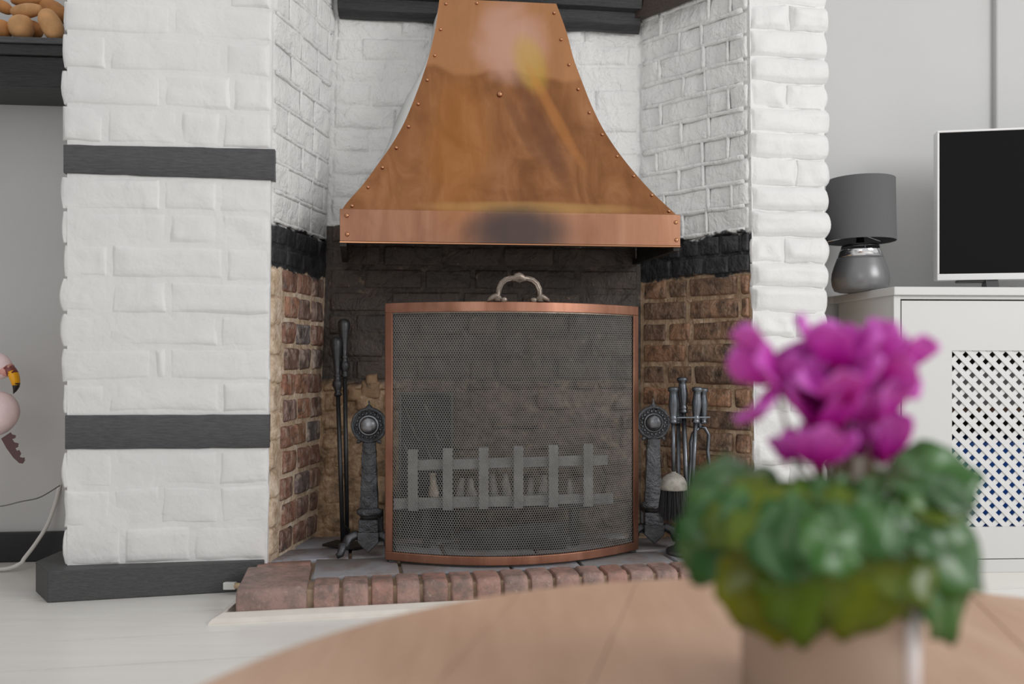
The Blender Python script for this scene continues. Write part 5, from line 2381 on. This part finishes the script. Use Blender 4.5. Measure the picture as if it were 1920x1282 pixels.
kk = 0
for (n, rad, dz, droop, size, ph) in ((16, 0.050, 0.020, 74, 0.86, 0.1), (15, 0.056, 0.030, 52, 0.84, 0.35), (14, 0.044, 0.040, 32, 0.8, 0.0), (10, 0.022, 0.042, 16, 0.72, 0.4)):
    for i in range(n):
        w = 2 * PI * (i + ph + R.uniform(-.25, .25)) / n
        d = math.radians(droop + R.uniform(-18, 18))
        out = Vector((math.cos(w), math.sin(w), 0))
        tip = out * math.cos(d) - Vector((0, 0, 1)) * math.sin(d)
        tip = Matrix.Rotation(R.uniform(-.45, .45), 3, out) @ tip + Vector((-out.y, out.x, 0)) * R.uniform(-.5, .5)
        nrm = out * math.sin(d) + Vector((0, 0, 1)) * math.cos(d) + Vector((-out.y, out.x, 0)) * R.uniform(-.4, .4)
        r_ = rad * R.uniform(0.9, 1.15)
        add_leaf(PC + out * r_ + Vector((0, 0, dz + R.uniform(-.008, .008))), tip, nrm, size * R.uniform(0.8, 1.15), kk, old=(droop > 70 and R.random() < 0.75) or (droop > 45 and R.random() < 0.25))
        kk += 1
# leaves that reach out of the mound
SPEC = [  # frame x, y of the leaf base, depth, tip direction, normal, size, old
    (1370, 975, 0.60, (-0.62, -0.1, -0.8), (-0.3, -0.85, 0.45), 0.95, 0),
    (1385, 905, 0.63, (-0.9, -0.2, -0.25), (-0.2, -0.6, 0.8), 0.8, 0),
    (1400, 880, 0.62, (-0.95, 0.1, 0.12), (-0.1, -0.35, 0.95), 0.7, 0),
    (1705, 905, 0.63, (0.75, -0.1, 0.22), (-0.1, -0.8, 0.55), 1.0, 0),
    (1725, 985, 0.60, (0.85, -0.2, -0.45), (0.25, -0.75, 0.6), 1.15, 0),
    (1725, 930, 0.62, (0.8, -0.1, -0.75), (0.4, -0.6, 0.6), 1.0, 0),
    (1768, 1085, 0.585, (0.28, -0.1, -1.0), (0.5, -0.85, 0.1), 0.85, 0),
    (1680, 1075, 0.57, (0.5, -0.2, -1.0), (0.5, -0.8, 0.2), 0.6, 1),
    (1745, 925, 0.66, (0.95, 0.1, -0.25), (0.1, -0.3, 0.9), 0.7, 0),
    (1500, 955, 0.565, (-0.6, -0.5, -0.35), (-0.1, -0.65, 0.8), 0.7, 0),
    (1600, 945, 0.56, (0.15, -0.6, -0.5), (0.0, -0.65, 0.8), 0.72, 0),
    (1435, 1040, 0.575, (0.1, -0.2, -1.0), (-0.2, -0.9, 0.35), 1.1, 1),
    (1515, 1050, 0.56, (0.0, -0.2, -1.0), (0.1, -0.9, 0.4), 1.05, 1),
    (1625, 1035, 0.56, (-0.2, -0.2, -1.0), (0.1, -0.9, 0.3), 1.1, 1),
    (1560, 900, 0.60, (-0.2, -0.8, 0.0), (0.0, -0.45, 0.9), 0.8, 0),
    (1470, 900, 0.61, (-0.7, -0.5, 0.05), (-0.1, -0.5, 0.85), 0.8, 0),
    (1640, 890, 0.60, (0.5, -0.6, 0.12), (0.1, -0.45, 0.85), 0.75, 0)]
for i in range(26):
    px = 1335 + 430 * (i + R.uniform(0.1, 0.9)) / 26
    py = R.uniform(895, 1000)
    side = (px - 1560) / 220.0
    up = R.uniform(0.35, 1.0)
    SPEC.append((px, py, 0.605 - 0.055 * (1 - side * side) * (py - 880) / 120 - 0.01, (side * 0.9 + R.uniform(-.5, .5), -0.4, R.uniform(-0.75, -0.05)), (side * 0.3 + R.uniform(-.4, .4), -0.7, up), R.uniform(0.5, 0.74), 1 if R.random() < 0.2 else 0))
for s in SPEC:
    add_leaf(P(s[0], s[1], s[2]), s[3], s[4], s[5], kk, old=bool(s[6]))
    kk += 1


def petal_mesh(var):
    rr = random.Random(300 + var)
    q = MB()
    nu, nv2 = 9, 6
    L = 0.036 * rr.uniform(0.92, 1.1)
    W_ = 0.0150 * rr.uniform(0.9, 1.15)
    tw = rr.uniform(-0.5, 0.9)
    vs = []
    for i in range(nu + 1):
        s = i / nu
        w = W_ * (0.32 + 1.35 * s - 0.75 * s * s) * (1 - max(0, s - 0.8) ** 2 * 14)
        for k in range(nv2 + 1):
            v = 2 * k / nv2 - 1
            x = L * s
            y = w * v
            z = 0.010 * math.sin(s * 2.4) * 0.5 + 0.0045 * v * v * (0.4 + s) + 0.0012 * math.sin(v * 5 + s * 6 + var)
            a = tw * s
            vs.append((x, y * math.cos(a) - z * math.sin(a), y * math.sin(a) + z * math.cos(a)))
    fc = []
    for i in range(nu):
        for k in range(nv2):
            a = i * (nv2 + 1) + k
            fc.append((a, a + 1, a + nv2 + 2, a + nv2 + 1))
    q.add(vs, fc)
    me = q.mesh('petal', (0, 0, 0), True)
    me.materials.append(M['petal'])
    return me


PM = [petal_mesh(i) for i in range(5)]
FLOW = [  # frame x, y of the flower's nose, depth, petal axis, spread, size
    (1450, 712, 0.625, (-1.0, -0.1, 0.02), 0.75, 1.08),
    (1492, 738, 0.635, (0.0, 0.0, 1.0), 0.36, 1.0),
    (1575, 690, 0.62, (0.0, -0.1, 1.0), 0.5, 1.15),
    (1612, 692, 0.64, (0.25, 0.0, 1.0), 0.5, 1.05),
    (1630, 700, 0.625, (0.75, -0.2, 0.55), 0.55, 1.0),
    (1545, 800, 0.615, (0.0, -0.1, 1.0), 0.34, 1.25),
    (1588, 775, 0.63, (0.1, 0.0, 1.0), 0.4, 1.05),
    (1640, 790, 0.63, (-0.25, -0.2, 1.0), 0.42, 1.05),
    (1532, 868, 0.605, (0.05, 0.0, 1.0), 0.42, 0.85),
    (1655, 858, 0.64, (-0.12, 0.0, 1.0), 0.3, 0.95),
    (1530, 715, 0.65, (-0.2, 0.0, 1.0), 0.42, 1.0),
    (1474, 862, 0.625, (0.1, 0.0, 1.0), 0.12, 0.5),
    (1665, 690, 0.645, (0.4, 0.0, 1.0), 0.45, 0.95),
    (1525, 775, 0.64, (-0.1, 0.0, 1.0), 0.3, 1.0),
    (1610, 845, 0.65, (0.15, 0.0, 1.0), 0.35, 1.0),
    (1575, 745, 0.60, (-0.2, -0.2, 1.0), 0.5, 0.95)]
for i, (px, py, Y, axd, spread, size) in enumerate(FLOW):
    c = P(px, py, Y)
    fo = bpy.data.objects.new('flower', None)
    fo.empty_display_size = 0.01
    COL.objects.link(fo)
    place(fo, c, plant)
    a = Vector(axd).normalized()
    e1 = a.orthogonal().normalized()
    e2 = a.cross(e1)
    for k in range(5):
        w = 2 * PI * (k + R.uniform(-.15, .15)) / 5 + i
        rad = e1 * math.cos(w) + e2 * math.sin(w)
        sp = spread + R.uniform(-.1, .1)
        x = (a * math.cos(sp) + rad * math.sin(sp)).normalized()
        z = (rad * math.cos(sp) - a * math.sin(sp)).normalized()
        y = z.cross(x)
        o = bpy.data.objects.new('petal', PM[(i + k) % 5])
        COL.objects.link(o)
        o.rotation_euler = Matrix((x, y, z)).transposed().to_euler()
        o.scale = (size, size, size)
        place(o, c + rad * 0.004, fo)
        sol = o.modifiers.new('thickness', 'SOLIDIFY')
        sol.thickness = 0.0006
    q = MB()
    q.lathe([(0.0045 * size, 0), (0.006 * size, 0.004), (0.004 * size, 0.008)], 10, Matrix.Translation(c - a * 0.004) @ a.to_track_quat('Z', 'X').to_matrix().to_4x4())
    q.build('throat', M['petal'], fo, smooth=True)
    q = MB()
    b0 = PC + Vector((R.uniform(-.02, .02), R.uniform(-.015, .015), 0.0))
    top = c + Vector((0, 0.004, 0.012 if i else 0.004))
    q.tube([b0, b0.lerp(top, 0.5) + Vector((0, 0, 0.012)), top, c - a * 0.002], [0.0016, 0.0015, 0.0014, 0.0014], 6)
    q.build('stalk', M['stem'], fo, smooth=True)
